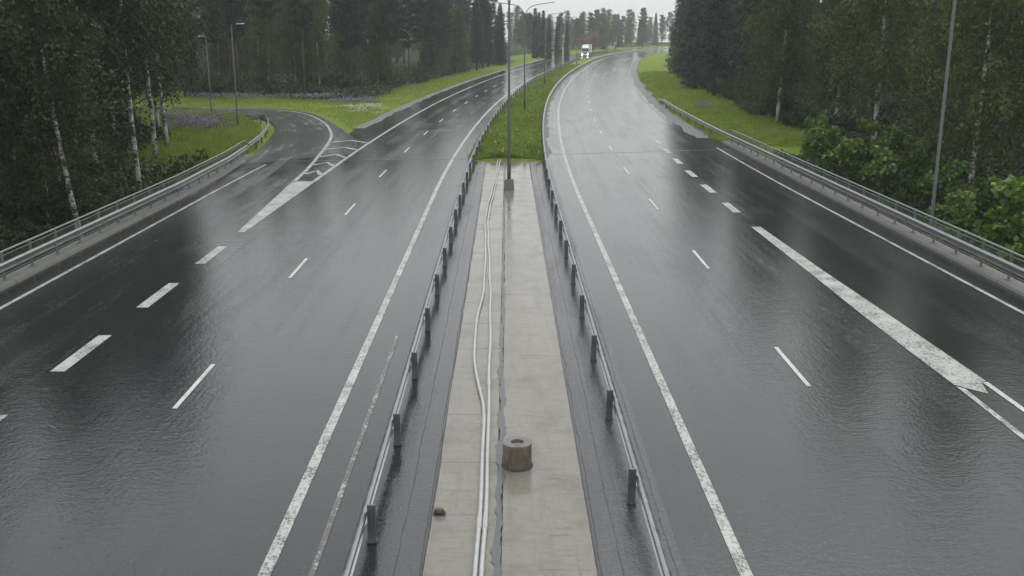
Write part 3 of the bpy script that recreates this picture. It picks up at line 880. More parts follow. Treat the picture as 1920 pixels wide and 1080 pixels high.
def make_spruce(seed, H=18, r0=.19, base=.06, width=2.6, cards=30, narrow=1.0, dead=0.0):
    g = np.random.default_rng(seed); m = MB()
    pts, rad = trunk_tube(H, r0, (0, 0), g, top=.08, wob_=.02); m.tube(pts, rad, 8)
    C, D = [], []; t = base; a0 = 0
    while t < .985:
        s = (t - base) / (1 - base); env0 = width * ((1 - s)**.85 * .96 + .03) * (.72 + .28 * min(1, s * 9))
        for k in range(6):
            a = a0 + k * math.pi / 3 + g.uniform(-.3, .3); env = env0 * g.uniform(.68, 1.12); o = along(pts, t)
            sag = -.42 + .75 * s
            bp = [o] + [o + np.array([math.cos(a) * env * q, math.sin(a) * env * q, env * (sag * q + .22 * q * q)]) for q in (.33, .66, 1)]
            rb = .035 * (1 - s) + .008
            if env > .5: m.tube(bp, [rb, rb * .7, rb * .45, rb * .2], 4, False)
            nc = max(5, int(cards * env / width) + 3)
            for w in range(nc):
                q = g.uniform(.12, 1.0); p0 = along(bp, q); sd = g.choice([-1, 1]); wdt = env * .30 * (1.1 - q) + .12
                out = np.array([math.cos(a), math.sin(a), 0]); lat = np.array([-math.sin(a), math.cos(a), 0]) * sd
                C.append(p0 + lat * g.uniform(0, 1) * wdt + np.array([0, 0, -g.uniform(0, .22)]) + g.normal(size=3) * .05)
                D.append(out * .6 + lat * .7 + np.array([0, 0, -.75 * (1 - s)]))
        a0 += .5; t += (.34 + .12 * g.uniform()) / H * (1.0 - .3 * s)
    C = np.array(C); D = np.array(D); n = len(C)
    C = np.repeat(C, 2, 0) + g.normal(size=(2 * n, 3)) * .07; D = np.repeat(D, 2, 0) + g.normal(size=(2 * n, 3)) * .3
    D /= np.linalg.norm(D, axis=1, keepdims=True)
    S = np.cross(D, g.normal(size=D.shape)); S /= np.linalg.norm(S, axis=1, keepdims=True)
    L = g.uniform(.28, .52, (2 * n, 1)); W = .075
    v = np.stack([C - S * W * .5, C + S * W, C + D * L, C - S * W * .9 + D * L * .35], 1).reshape(-1, 3)
    return m, v, np.arange(8 * n).reshape(-1, 4)

def make_bush(seed, H=4.5, width=2.6, n=5200, leaf=.24, stems=9):
    g = np.random.default_rng(seed); m = MB(); cs = []
    for k in range(stems):
        a = g.uniform(0, 6.28); rr = width * g.uniform(.3, 1.0); h = H * g.uniform(.6, 1.02) * (1 - .25 * rr / width)
        bp = [np.array([math.cos(a) * .15, math.sin(a) * .15, 0])] + [np.array([math.cos(a + .2 * q) * rr * q**1.2, math.sin(a + .2 * q) * rr * q**1.2, h * q]) for q in (.3, .6, .85, 1)]
        m.tube(bp, [.05, .04, .03, .018, .008], 5, False)
        for j in range(11):
            q = g.uniform(.25, 1.0); p0 = along(bp, q); R_ = g.uniform(.35, .75) * width * .4
            nn = n // (stems * 11)
            d = g.normal(size=(nn, 3)); d /= np.linalg.norm(d, axis=1, keepdims=True)
            cs.append(p0 + d * R_ * g.uniform(.55, 1.0, (nn, 1)) * np.array([1, 1, .75]) + g.normal(size=3) * .2)
    c = np.concatenate(cs); c = c[c[:, 2] > .1]
    v, f = leaf_quads(c, g.uniform(.7, 1.25, len(c)) * leaf, g, flat=1.2, down=(0, 0, -.25), elong=.85)
    return m, v, f

VAR = {}
def variant(key, made, bark, leafmat, crown_name='crown'):
    m, v, f = made[:3]
    VAR[key] = (m.data('trunk', bark, True), mesh_data(crown_name, v, f, leafmat), crown_name, made[3].data('limbs', M['shrub_bark'], True) if len(made) > 3 else None)
for i in range(4):
    variant(f'birch{i}', make_birch(100 + i, H=[20, 18, 21, 17][i], base=[.20, .16, .24, .12][i], width=[3.7, 3.4, 3.8, 3.3][i], lean=[(.01, 0), (-.02, .01), (.015, .01), (0, -.01)][i]), M['birch_bark'], M['birch_leaf'])
for i in range(3):
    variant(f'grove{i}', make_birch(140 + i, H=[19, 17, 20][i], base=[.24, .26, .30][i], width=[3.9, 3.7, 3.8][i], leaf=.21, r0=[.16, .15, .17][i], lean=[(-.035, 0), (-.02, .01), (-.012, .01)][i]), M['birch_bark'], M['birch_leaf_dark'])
for i in range(2):
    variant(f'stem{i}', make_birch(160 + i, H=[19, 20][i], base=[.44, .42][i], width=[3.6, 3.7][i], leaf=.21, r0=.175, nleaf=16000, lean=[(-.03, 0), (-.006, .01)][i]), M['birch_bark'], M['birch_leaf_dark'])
for i in range(4):
    variant(f'pine{i}', make_pine(200 + i, H=[22, 20, 23, 19][i], base=[.50, .44, .54, .40][i], width=[3.3, 3.4, 3.2, 3.3][i], tufts=1500), M['pine_bark'], M['pine_needle'])
for i in range(4):
    variant(f'spruce{i}', make_spruce(300 + i, H=[19, 17, 20, 15][i], base=[.05, .10, .14, .04][i], width=[3.0, 2.7, 2.9, 2.5][i], cards=26), M['spruce_bark'], M['spruce_needle'])
for i in range(2):
    variant(f'column{i}', make_spruce(340 + i, H=[14, 12.5][i], base=.03, width=[1.35, 1.2][i], cards=16), M['spruce_bark'], M['far_needle'])
for i in range(3):
    variant(f'bush{i}', make_bush(400 + i, H=[5.2, 6.2, 4.2][i], width=[2.5, 2.7, 2.3][i], leaf=.29), M['shrub_bark'], M['bush_leaf'], 'foliage')
variant('shrub0', make_bush(420, H=2.2, width=1.4, n=2600, leaf=.17, stems=7), M['shrub_bark'], M['under_leaf'], 'foliage')
variant('shrub1', make_bush(421, H=1.7, width=1.6, n=2600, leaf=.16, stems=8), M['shrub_bark'], M['under_leaf'], 'foliage')
variant('copper', make_bush(430, H=9, width=4.2, n=6000, leaf=.4, stems=12), M['shrub_bark'], M['copper_leaf'])

def plant(key, x, y, label, cat, group=None, s=1.0, rz=None, name=None, zoff=-.1):
    td, cd, cn, bd = VAR[key]
    kind = ''.join(ch for ch in key if ch.isalpha())
    nm = name or {'birch': 'birch_tree', 'grove': 'birch_tree', 'stem': 'birch_tree', 'pine': 'pine_tree', 'spruce': 'spruce_tree', 'column': 'spruce_tree', 'bush': 'leafy_bush', 'shrub': 'low_shrub', 'copper': 'copper_tree'}[kind]
    r = empty(nm, (x, y, float(ground_z(x, y)) + zoff), random.uniform(0, 6.28) if rz is None else rz)
    r.scale = (s, s, s * random.uniform(.95, 1.05))
    link('trunk' if cn == 'crown' else 'stem', td, r); link(cn, cd, r)
    if bd: link('limbs', bd, r)
    tag(r, label, cat, group); return r

# ------------------------------------------------------------------ trees of the near left grove
def tilt(o, rx, ry): o.rotation_euler[0] = rx; o.rotation_euler[1] = ry; return o
G_GROVE = 'birches of the grove left of the slip road'
tilt(plant('stem0', -21.9, 50.5, 'leaning birch with mottled white trunk, nearest behind the left bridge railing', 'birch tree', G_GROVE, .95, 0), 0, -.07)
plant('stem1', -21.7, 58.5, 'straight white-trunked birch behind the far half of the left bridge railing', 'birch tree', G_GROVE, .95, 0)
plant('stem1', -23.3, 66.3, 'birch with bright trunk base in grass beyond the end of the left railing', 'birch tree', G_GROVE, .95, 0)
plant('stem0', -23.9, 70.5, 'thin birch close behind the bright-based birch at the end of the left railing', 'birch tree', G_GROVE, .85, .4)
plant('grove1', -27.2, 78.5, 'birch at the edge of the lupine meadow inside the slip road bend', 'birch tree', G_GROVE, .95, 1.0)
plant('birch3', -24.2, 52, 'dark leafy birch right behind the leaning birch on the left', 'birch tree', G_GROVE, .95)
spots = []
def far_enough(x, y, dmin): return all((x - a)**2 + (y - c)**2 > dmin * dmin for a, c in spots)
spots += [(-21.9, 50.5), (-21.7, 58.5), (-23.3, 66.3), (-23.9, 70.5), (-27.2, 78.5), (-24.2, 52)]
rr = random.Random(5)
n = 0; tries = 0
while n < 34 and tries < 4000:
    tries += 1
    x, y = rr.uniform(-62, -23), rr.uniform(34, 100)
    if y > 82 and x > -36: continue
    if y > 66 and x > -27.5: continue
    if y < 52 and x > -24.5: continue
    if float(dist_poly(np.array(x), np.array(y), SC)) < 6.5: continue
    if x < -.56 * (y + 6): continue
    if not far_enough(x, y, 3.9): continue
    spots.append((x, y)); n += 1
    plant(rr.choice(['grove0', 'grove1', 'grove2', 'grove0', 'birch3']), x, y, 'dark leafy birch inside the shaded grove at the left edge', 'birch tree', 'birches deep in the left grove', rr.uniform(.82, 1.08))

# ------------------------------------------------------------------ forest beyond the slip road
FRONT = [(-52, 122.5, 'pine1'), (-47, 124, 'birch1'), (-43.5, 122.5, 'pine0'), (-39.5, 124.5, 'pine3'), (-36, 123.5, 'pine1'), (-33.1, 125.3, 'pine0'), (-31.2, 133, 'birch0'), (-29.6, 127.3, 'pine2'), (-28.2, 136, 'birch2'),
         (-25.2, 126.8, 'pine0'), (-25.4, 138, 'birch0'), (-22.8, 141.5, 'pine2'), (-21.0, 137, 'pine1'), (-18.6, 146.5, 'birch1'), (-17.7, 149.5, 'pine0'), (-16.4, 145.0, 'pine1'),
         (-15.4, 161, 'pine3'), (-13.2, 169, 'pine1'), (-13.6, 178, 'spruce1'), (-11.6, 187, 'pine3'), (-9.6, 197, 'birch3'), (-9.6, 208, 'spruce0'), (-6.4, 217, 'spruce2'), (-5.4, 228, 'pine3'),
         (-4.4, 240, 'spruce1'), (-1.6, 249, 'spruce0'), (-1.6, 262, 'spruce3')]
KINDN = {'pine': ('reddish-barked pine', 'pine tree'), 'birch': ('pale-trunked birch', 'birch tree'), 'spruce': ('dark spruce', 'spruce tree')}
ORD = ['first', 'second', 'third', 'fourth', 'fifth', 'sixth', 'seventh', 'eighth', 'ninth', 'tenth', 'eleventh', 'twelfth', 'thirteenth', 'fourteenth', 'fifteenth', 'sixteenth']
cnt = {}
for x, y, k in FRONT:
    kd = k[:-1]; cnt[kd] = cnt.get(kd, 0) + 1
    spots.append((x, y))
    plant(k, x, y, '%s in the front row of the left forest, %s such from the left' % (KINDN[kd][0], ORD[cnt[kd] - 1]), KINDN[kd][1], 'front row of the left forest', rr.uniform(.66, .76) + .0012 * max(0, y - 140))
n = 0; tries = 0
while n < 150 and tries < 14000:
    tries += 1
    y = 114 + 190 * rr.random()**1.25; x = rr.uniform(-.58 * y - 8, 8)
    fr = float(np.interp(y, [114, 120, 127, 145, 165, 190, 220, 260, 300], [-62, -45, -27, -19, -16.5, -13, -8, -3, 5]))
    if x > fr - 2.5 or x < fr - 75: continue
    if not far_enough(x, y, 4.2): continue
    spots.append((x, y)); n += 1
    k = rr.choice(['pine0', 'pine1', 'pine2', 'pine3', 'pine1', 'spruce1', 'spruce2', 'birch0', 'spruce0'])
    kd = k[:-1]
    plant(k, x, y, {'pine': 'tall dark pine deep inside the left forest', 'spruce': 'shaded spruce deep inside the left forest', 'birch': 'slender birch deep inside the left forest'}[kd],
          KINDN[kd][1], {'pine': 'pines deep in the left forest', 'spruce': 'spruces deep in the left forest', 'birch': 'birches deep in the left forest'}[kd], rr.uniform(.66, .8) + .0014 * max(0, y - 140))
# shrubs under the front row
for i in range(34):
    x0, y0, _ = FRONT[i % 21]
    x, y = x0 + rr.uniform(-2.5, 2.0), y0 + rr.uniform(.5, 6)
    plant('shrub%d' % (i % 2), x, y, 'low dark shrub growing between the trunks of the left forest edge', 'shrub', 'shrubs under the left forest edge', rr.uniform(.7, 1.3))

# ------------------------------------------------------------------ trees right of the road
RIGHT = [('birch0', 24.2, 90, 'weeping birch with bright white trunk base on the right verge', 1.0), ('birch2', 26.2, 56, 'tall birch with patchy white trunk behind the right street lamp', 1.02),
         ('birch1', 27.5, 84, 'weeping birch just right of the one with the bright trunk base', 1.0), ('spruce0', 33.6, 199, 'farthest spruce at the road bend on the right verge', 1.05),
         ('spruce2', 31.0, 176, 'spruce second farthest along the right verge', 1.1), ('spruce1', 28.5, 158, 'spruce third farthest along the right verge', 1.15),
         ('spruce0', 27.2, 146, 'big spruce midway along the right verge with low branches', 1.15), ('spruce2', 26.4, 129, 'dark spruce between the big verge spruce and the birches', 1.1),
         ('spruce2', 26.2, 107, 'bare-stemmed spruce left of the weeping birch on the right verge', 1.1), ('spruce1', 27.8, 113, 'spruce with thin dark trunk behind the bare-stemmed one at right', 1.1),
         ('birch3', 25.6, 98, 'leafy birch between the spruces and the bright-trunked birch at right', 1.05)]
for k, x, y, lab, s in RIGHT:
    spots.append((x, y)); plant(k, x, y, lab, KINDN[k[:-1]][1], 'trees of the right verge', s * .97)
n = 0; tries = 0
while n < 88 and tries < 9000:
    tries += 1
    y = rr.uniform(36, 250); u = rr.uniform(24.5, 62)
    x = float(axis(y)[0]) + u
    if x > .56 * (y + 6) + 6: continue
    if y < 60 and u < 28: continue
    if not far_enough(x, y, 4.0): continue
    spots.append((x, y)); n += 1
    k = rr.choice(['birch0', 'birch1', 'birch2', 'birch3', 'grove0', 'grove1', 'spruce2']) if y < 118 else rr.choice(['spruce0', 'spruce1', 'spruce2', 'pine1', 'pine3', 'birch3'])
    kd = 'birch' if k.startswith('grove') else k[:-1]
    plant(k, x, y, {'pine': 'pine standing back in the right forest', 'spruce': 'spruce standing back in the right forest', 'birch': 'leafy birch standing back in the right forest'}[kd],
          KINDN[kd][1], {'pine': 'pines in the right forest', 'spruce': 'spruces in the right forest', 'birch': 'birches in the right forest'}[kd], rr.uniform(.9, 1.1))
# big-leaved bushes behind the right railing
BUSH = [('bush0', 21.6, 61.5, 'big-leaved green bush left of the group behind the right railing', .95), ('bush1', 23.0, 57, 'tall big-leaved bush in the middle of the right railing group', 1.0),
        ('bush0', 24.8, 53.5, 'rounded bush at the right end of the group behind the railing', .95), ('bush2', 20.4, 66.5, 'small bush nearest the far end of the right bridge railing', .85),
        ('bush1', 24.6, 44.5, 'bright green bush right of the street lamp at the right picture edge', 1.12), ('bush0', 22.6, 38.0, 'lowest bright bush at the right picture edge behind the railing', 1.0),
        ('bush2', 23.6, 50.5, 'dark low bush just behind the right street lamp', .8), ('bush1', 27.0, 47.5, 'tall bush behind the bright one at the right picture edge', 1.15),
        ('bush2', 20.6, 41.5, 'small bush close to the railing right of the street lamp', .78), ('bush1', 23.4, 41.6, 'tall bright bush cut by the right picture edge above the railing', 1.15), ('bush0', 22.0, 46.8, 'leafy bush directly right of the street lamp foot behind the railing', .95),
        ('bush2', 22.2, 71.5, 'small bush at the foot of the verge birches', .7)]
for k, x, y, lab, s in BUSH: plant(k, x, y, lab, 'bush', 'bushes behind the right railing', s)
for i in range(26):
    y = rr.uniform(74, 135); x = float(axis(y)[0]) + rr.uniform(23.6, 27.5)
    plant('shrub%d' % (i % 2), x, y, 'low dark shrub at the foot of the right forest edge', 'shrub', 'shrubs at the right forest edge', rr.uniform(.6, 1.2))
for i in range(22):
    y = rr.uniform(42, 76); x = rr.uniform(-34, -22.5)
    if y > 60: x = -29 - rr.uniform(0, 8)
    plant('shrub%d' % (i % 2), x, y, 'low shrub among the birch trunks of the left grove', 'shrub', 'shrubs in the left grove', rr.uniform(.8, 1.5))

# ------------------------------------------------------------------ far trees, house, truck
rr = random.Random(23)
def px(x, Y): return (x - 950) * (Y + 2.07) / 1927
COLS = [(1003, 318, 'column0', 1.1), (1010, 333, 'column1', 1.15), (1018, 322, 'column0', 1.05), (1029, 312, 'column1', .98), (1044, 318, 'column1', .78), (1062, 330, 'column0', .86)]
for i, (a, Y, k, s) in enumerate(COLS):
    plant(k, px(a, Y), Y, 'narrow pointed spruce left of the far road, %s from the left in its row' % ORD[i], 'spruce tree', 'row of pointed spruces by the far road', s)
FARX = [(1122, 478, 'birch3'), (1140, 470, 'birch1'), (1131, 482, 'spruce3'), (1150, 486, 'birch2'), (1046, 360, 'spruce3'), (985, 430, 'birch1'), (996, 400, 'birch3'), (1030, 470, 'birch0'), (1050, 455, 'pine1'), (1064, 480, 'birch2'), (1080, 470, 'birch1'), (1093, 500, 'birch0'), (1106, 490, 'pine0'),
        (1118, 520, 'birch3'), (1130, 530, 'birch2'), (1140, 545, 'spruce1'), (1148, 530, 'spruce3'), (1158, 545, 'spruce0'), (1167, 560, 'pine3'), (1176, 560, 'birch1'), (1185, 570, 'birch0'),
        (1198, 575, 'spruce1'), (1208, 590, 'birch2'), (1218, 600, 'birch1'), (1228, 610, 'spruce0'), (1240, 620, 'pine1')]
for a, Y, k in FARX:
    plant(k, px(a, Y), Y, 'hazy %s in the tree line at the end of the road' % {'birch': 'birch', 'pine': 'pine', 'spruce': 'spruce'}[k[:-1]], KINDN[k[:-1]][1],
          'hazy %s at the end of the road' % {'birch': 'birches', 'pine': 'pines', 'spruce': 'spruces'}[k[:-1]], rr.uniform(.74, .98))
for i in range(80):
    Y = rr.uniform(470, 700); a = rr.uniform(930, 1265); k = rr.choice(['birch0', 'birch1', 'birch2', 'pine0', 'pine1', 'spruce1', 'birch3'])
    x = px(a, Y)
    if x > float(axis(Y)[0]) - 19: continue
    plant(k, x, Y, 'faint %s behind the hazy tree line' % k[:-1], KINDN[k[:-1]][1], 'faint %s trees behind the hazy tree line' % k[:-1], rr.uniform(.6, .92))
for i in range(34):
    Y = rr.uniform(300, 430); u = rr.uniform(-75, -24); x = float(axis(Y)[0]) + u
    if 1000 < 950 + x * 1927 / (Y + 2) < 1150 and u > -48: continue
    k = rr.choice(['birch0', 'pine1', 'spruce1', 'birch3', 'pine3'])
    plant(k, x, Y, 'misty %s left of the far bend behind the pointed spruces' % k[:-1], KINDN[k[:-1]][1], 'misty %s trees left of the far bend' % k[:-1], rr.uniform(.7, .95))
plant('copper', px(1098, 432), 432, 'copper-leaved tree behind the truck, left of the pair', 'tree', 'copper-leaved trees', .95)
plant('copper', px(1112, 440), 440, 'copper-leaved tree behind the truck, right of the pair', 'tree', 'copper-leaved trees', 1.0)

def house(x, y, w, d, h, rz, label):
    r = empty('house', (x, y, float(ground_z(x, y))), rz)
    MB().box(-w / 2, w / 2, -d / 2, d / 2, 0, h).build('wall', M['wall_pale'], r)
    m = MB(); o = .5; rh = d * .32
    m.add([(-w / 2 - o, -d / 2 - o, h + .02), (w / 2 + o, -d / 2 - o, h + .02), (w / 2 + o, d / 2 + o, h + .02), (-w / 2 - o, d / 2 + o, h + .02), (-w / 2 - o, 0, h + rh), (w / 2 + o, 0, h + rh)],
          [(0, 1, 5, 4), (2, 3, 4, 5), (0, 4, 3), (1, 2, 5), (0, 3, 2, 1)])
    rf = m.build('roof', M['roof'], r)
    MB().box(w * .2, w * .2 + .6, -.3, .3, h + rh * .6, h + rh + .9).build('chimney', M['stone'], rf)
    for k in range(3):
        xx = -w / 2 + w * (.2 + .3 * k)
        wd = MB().box(xx - .65, xx + .65, -d / 2 - .05, -d / 2 - .004, h * .35, h * .75).build('window', M['white'], r)
        MB().box(xx - .52, xx + .52, -d / 2 - .07, -d / 2 - .055, h * .39, h * .71).build('pane', M['glass'], wd)
    MB().box(w * .40, w * .40 + .9, -d / 2 - .06, -d / 2 - .005, 0, 2.1).build('door', M['roof'], r)
    tag(r, label, 'house')
house(px(1134, 496), 496, 9, 8, 3.6, .25, 'pale house behind the road to the right of the truck')
house(px(1037, 372), 372, 7, 6, 2.8, -.2, 'small pale house half hidden behind the pointed spruces')

def wheel(parent, x, y, r=.5, w=.28):
    s = 1 if x > 0 else -1
    t = MB()
    prof = [(r * .6, -w / 2), (r * .96, -w / 2), (r, -w * .35), (r, w * .35), (r * .96, w / 2), (r * .6, w / 2)]
    v, f = [], []; n = 20
    for rad, q in prof:
        for k in range(n):
            a = 2 * math.pi * k / n; v.append((x + q, y + rad * math.cos(a), r + rad * math.sin(a)))
    for i in range(len(prof) - 1):
        for k in range(n): f.append((i * n + k, i * n + (k + 1) % n, (i + 1) * n + (k + 1) % n, (i + 1) * n + k))
    wh = t.add(v, f).build('wheel', M['rubber'], parent)
    MB().tube([(x - w * .42, y, r), (x + w * .42, y, r)], r * .6, 14).build('rim', M['steel'], wh)
def truck():
    Y = 350; a, t = axis(Y); p = P(-5.5, Y)
    r = empty('truck', (p[0], p[1], 0.0), -math.atan(float(t)))
    m = MB()                                                    # cab, front towards -Y, windscreen raked
    prof = [(0.0, .45), (0.0, 1.45), (.28, 2.75), (.55, 2.95), (2.1, 2.95), (2.1, .45)]
    v = [(s * 1.22, y, z) for s in (-1, 1) for y, z in prof]; n = len(prof)
    m.add(v, [tuple(range(n)), tuple(range(2 * n - 1, n - 1, -1))] + [(i, n + i, n + (i + 1) % n, (i + 1) % n) for i in range(n)])
    m.build('cab', M['white'], r)
    def slab_(name, mat, y0, z0, y1, z1, hw, off=.012):
        MB().add([(-hw, y0 - off, z0), (hw, y0 - off, z0), (hw, y1 - off, z1), (-hw, y1 - off, z1), (-hw, y0 - off - .02, z0), (hw, y0 - off - .02, z0), (hw, y1 - off - .02, z1), (-hw, y1 - off - .02, z1)],
                 [(0, 1, 2, 3), (4, 7, 6, 5), (0, 4, 5, 1), (1, 5, 6, 2), (2, 6, 7, 3), (3, 7, 4, 0)]).build(name, mat, r)
    slab_('windscreen', M['glass'], .03, 1.58, .26, 2.62, 1.1)
    slab_('grille', M['dark'], 0, .85, 0, 1.30, .75)
    MB().box(-1.24, 1.24, -.14, .10, .32, .78).build('bumper', M['white'], r)
    for s in (-1, 1):
        hl = MB().tube([(s * .95, -.15, .62), (s * .95, -.19, .62)], .13, 12).build('headlight', M['headlight'], r)
        MB().box(s * 1.26, s * 1.50, -.02, .10, 1.7, 2.4).build('mirror', M['dark'], r)
        MB().box(s * 1.222, s * 1.235, .55, 1.5, 1.6, 2.5).build('side_window', M['glass'], r)
        for y in (.95, 5.6, 7.0): wheel(r, s * 1.02, y)
    v = [(s * 1.05, y, z) for s in (-1, 1) for y, z in ((.55, 2.97), (1.7, 3.55), (2.1, 3.6), (2.1, 2.97))]
    MB().add(v, [(0, 1, 2, 3), (7, 6, 5, 4), (0, 4, 5, 1), (1, 5, 6, 2), (2, 6, 7, 3), (3, 7, 4, 0)]).build('roof_deflector', M['white'], r)
    MB().box(-1.28, 1.28, 2.35, 9.2, 1.1, 3.85).build('cargo_box', M['white'], r)
    MB().box(-.45, .45, .4, 9.0, .55, 1.06).build('chassis', M['dark'], r)
    tag(r, 'white box truck driving towards the camera with headlights on', 'truck')
truck()

# ------------------------------------------------------------------ path seen through the trunks
pth = resample([(-64, 172), (-50.7, 176), (-40, 179.5), (-33.4, 182), (-25, 192), (-20, 203)], 6)
v = []
for i, q in enumerate(pth):
    z = float(ground_z(*q)) + .35; v += [(q[0], q[1] - 1.7, z), (q[0], q[1] + 1.7, z)]
o = mesh_obj('forest_path', v, [(2 * i, 2 * i + 2, 2 * i + 3, 2 * i + 1) for i in range(len(pth) - 1)], M['gravel'])
tag(o, 'pale footpath crossing the left forest behind the trunks', kind='structure')

# ------------------------------------------------------------------ grass, flowers, undergrowth (uncountable)
def blades(x, y, z, h, w, g, lean=.35, per=1):
    n = len(x); a = g.uniform(0, 6.28, n); b = g.uniform(0, 6.28, n)
    h = np.broadcast_to(h, (n,)) * g.uniform(.6, 1.3, n)
    s = np.stack([np.cos(a) * w, np.sin(a) * w, np.zeros(n)], 1)
    base = np.stack([x, y, z], 1); tip = base + np.stack([np.cos(b) * h * lean * g.uniform(.2, 1, n), np.sin(b) * h * lean * g.uniform(.2, 1, n), h], 1)
    v = np.stack([base - s, base + s, tip], 1).reshape(-1, 3)
    return v, np.arange(3 * n).reshape(n, 3)
def P_arr(u, y):
    a, t = axis(y); nn = np.sqrt(1 + t * t); return a + u / nn, y - u * t / nn
g = np.random.default_rng(3)
# median
n = 62000; y = 64.2 + (g.uniform(0, 1, n)**1.7) * 190; u = g.uniform(-2.3, 2.25, n)
keep = ~((np.abs(u) > 1.9) & (g.uniform(0, 1, n) > .55)); y, u = y[keep], u[keep]
x, yy = P_arr(u, y); tall = .16 + .22 * sstep(.45, .8, vnoise(x, yy, .5, 8))
v, f = blades(x, yy, med_z(u) - .02, tall, .022, g)
o = mesh_obj('median_grass', v, f, M['grass']); tag(o, 'long green grass growing on the median beyond the slabs', 'grass', kind='stuff')
n = 9000; y = 64.6 + (g.uniform(0, 1, n)**1.5) * 120; u = g.uniform(-2.2, 2.0, n); k = vnoise(u * 3 + 50, y * .6, 1.0, 31) > .66; y, u = y[k], u[k]
x, yy = P_arr(u, y); c_ = np.stack([x, yy, med_z(u) + g.uniform(.05, .42, len(x))], 1)
v, f = leaf_quads(c_, g.uniform(.12, .3, len(x)), g, flat=.6, elong=.6)
o = mesh_obj('median_weeds', v, f, M['bush_leaf']); tag(o, 'clumps of broad-leaved weeds in the median grass', 'weeds', kind='stuff')
# weeds straggling along the left median guardrail
n = 9000; y = 65 + g.uniform(0, 1, n)**1.5 * 60; u = -2.35 - np.abs(g.normal(0, .16, n)) + .1; k = vnoise(y, y * 0, .5, 12) > .38; y, u = y[k], u[k]
x, yy = P_arr(u, y); v, f = blades(x, yy, np.full(len(x), .01), .3, .02, g, .6)
o = mesh_obj('roadside_weeds', v, f, M['grass']); tag(o, 'straggling weeds along the left median guardrail', 'weeds', kind='stuff')
# verges
def verge(name, label, n, xs, ys, cond, h=.26, w=.026):
    x = g.uniform(*xs, n); y = ys[0] + (ys[1] - ys[0]) * g.uniform(0, 1, n)**1.4
    k = cond(x, y); x, y = x[k], y[k]
    hh = h * (.6 + .9 * vnoise(x, y, .3, 9))
    v, f = blades(x, y, ground_z(x, y) - .03, hh, w, g)
    o = mesh_obj(name, v, f, M['grass']); tag(o, label, 'grass', kind='stuff')
on_slip = lambda x, y: dist_poly(x, y, SC) < 3.75
verge('verge_grass', 'bright grass of the right verge below the forest', 150000, (14, 42), (74, 210),
      lambda x, y: (U_of(x, y) > 15.25) & (U_of(x, y) < 25.5) & (forest_mask(x, y) < .7))
verge('verge_grass', 'bright grass between the slip road and the left forest', 190000, (-62, 0), (80, 220),
      lambda x, y: (U_of(x, y) < -13.9) & ~on_slip(x, y) & (forest_mask(x, y) < .75) & (y > 83.2 - 0.0 * x) & (((x > np.interp(y, SO[:, 1], SO[:, 0])) & (y < 108)) | (y > 111.5) | (dist_poly(x, y, SO) < 4)) & ~((dist_poly(x, y, SI) < dist_poly(x, y, SO))))
verge('meadow_grass', 'rough meadow grass inside the slip road bend', 110000, (-48, -16.5), (58, 105),
      lambda x, y: (dist_poly(x, y, SI) < dist_poly(x, y, SO)) & ~on_slip(x, y) & (x < -16.9) & (forest_mask(x, y) < .85), .34)
def flower_patch(name, label, mat, n, cx, cy, rx, ry, h, clumps=9, size=.055, long=.22):
    ca = g.uniform(-1, 1, (clumps, 2)) * [rx, ry] + [cx, cy]
    i = g.integers(0, clumps, n); x = ca[i, 0] + g.normal(0, rx * .22, n); y = ca[i, 1] + g.normal(0, ry * .22, n)
    k = ~on_slip(x, y); x, y = x[k], y[k]; m = len(x)
    z0 = ground_z(x, y) + h * g.uniform(.55, 1.0, m); L = long * g.uniform(.7, 1.2, m)
    c = np.stack([x, y, z0], 1); v = []; 
    a = g.uniform(0, 6.28, m); s1 = np.stack([np.cos(a), np.sin(a), 0 * a], 1) * size; s2 = np.stack([-np.sin(a), np.cos(a), 0 * a], 1) * size
    tip = c + np.stack([0 * x, 0 * x, L], 1); bot = c - np.stack([0 * x, 0 * x, L * .15], 1)
    V = np.stack([c + s1, c + s2, c - s1, c - s2, tip, bot], 1).reshape(-1, 3)
    F = np.array([(0, 1, 4), (1, 2, 4), (2, 3, 4), (3, 0, 4), (1, 0, 5), (2, 1, 5), (3, 2, 5), (0, 3, 5)])
    f = (np.arange(m)[:, None, None] * 6 + F[None]).reshape(-1, 3)
    o = mesh_obj(name, V, f, mat); tag(o, label, 'flowers', kind='stuff')
flower_patch('lupine_patch', 'purple lupines in the meadow inside the slip road bend', M['lupine'], 1000, -26.5, 86, 4.0, 6.5, .75, 14)
flower_patch('lupine_patch', 'purple lupines along the left forest edge beyond the slip road', M['lupine'], 700, -28.5, 120, 7.5, 2.0, .75, 16)
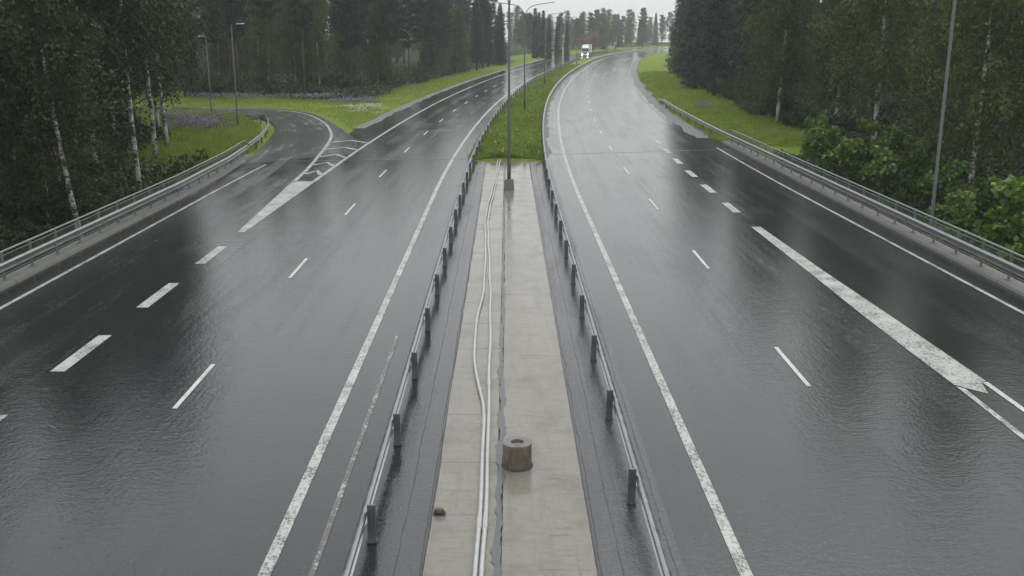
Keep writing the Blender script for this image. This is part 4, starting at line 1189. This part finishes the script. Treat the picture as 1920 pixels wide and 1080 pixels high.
flower_patch('lupine_patch', 'small purple lupine patch on the grass beside the white flowers', M['lupine'], 420, -17.2, 113, 2.6, 2.4, .7, 8)
flower_patch('daisy_patch', 'white flowers on the grass near the gore', M['daisy'], 420, -15.6, 104, 2.6, 4.5, .5, 12, .06, .08)
flower_patch('lupine_patch', 'few pale lupines on the right verge behind the guardrail', M['lupine'], 90, 20.5, 108, 1.2, 5, .6, 6)
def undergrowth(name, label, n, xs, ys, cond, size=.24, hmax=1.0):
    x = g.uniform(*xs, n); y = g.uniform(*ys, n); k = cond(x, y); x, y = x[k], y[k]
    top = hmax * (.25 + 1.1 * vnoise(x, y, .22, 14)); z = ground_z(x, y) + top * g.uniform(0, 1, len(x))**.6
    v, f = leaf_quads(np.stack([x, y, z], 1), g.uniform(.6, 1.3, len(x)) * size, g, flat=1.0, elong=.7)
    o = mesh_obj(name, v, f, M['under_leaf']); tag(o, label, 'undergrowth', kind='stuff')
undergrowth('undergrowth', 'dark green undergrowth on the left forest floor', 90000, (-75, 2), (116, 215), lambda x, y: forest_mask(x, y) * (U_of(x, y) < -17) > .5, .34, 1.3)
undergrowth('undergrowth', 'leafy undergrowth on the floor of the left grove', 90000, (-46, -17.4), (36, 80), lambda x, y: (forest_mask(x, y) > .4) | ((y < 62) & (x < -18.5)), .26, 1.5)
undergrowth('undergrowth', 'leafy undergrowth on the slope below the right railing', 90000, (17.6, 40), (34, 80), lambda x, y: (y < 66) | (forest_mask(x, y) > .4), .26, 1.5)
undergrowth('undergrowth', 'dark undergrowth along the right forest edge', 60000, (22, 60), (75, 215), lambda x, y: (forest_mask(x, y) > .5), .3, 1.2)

# ------------------------------------------------------------------ rain haze
hz = MB().box(-440, 540, -62, 830, -6.5, 27).build('haze', None)
t = NT('rain_haze'); pv = t.n('ShaderNodeVolumePrincipled')
pv.inputs['Color'].default_value = (.93, .95, .96, 1); pv.inputs['Density'].default_value = 0.00040; pv.inputs['Anisotropy'].default_value = .2
t.l(pv.outputs[0], t.out.inputs['Volume'])
hz.data.materials.append(t.m)
tag(hz, 'thin rain haze hanging over the whole road', 'haze', kind='stuff')
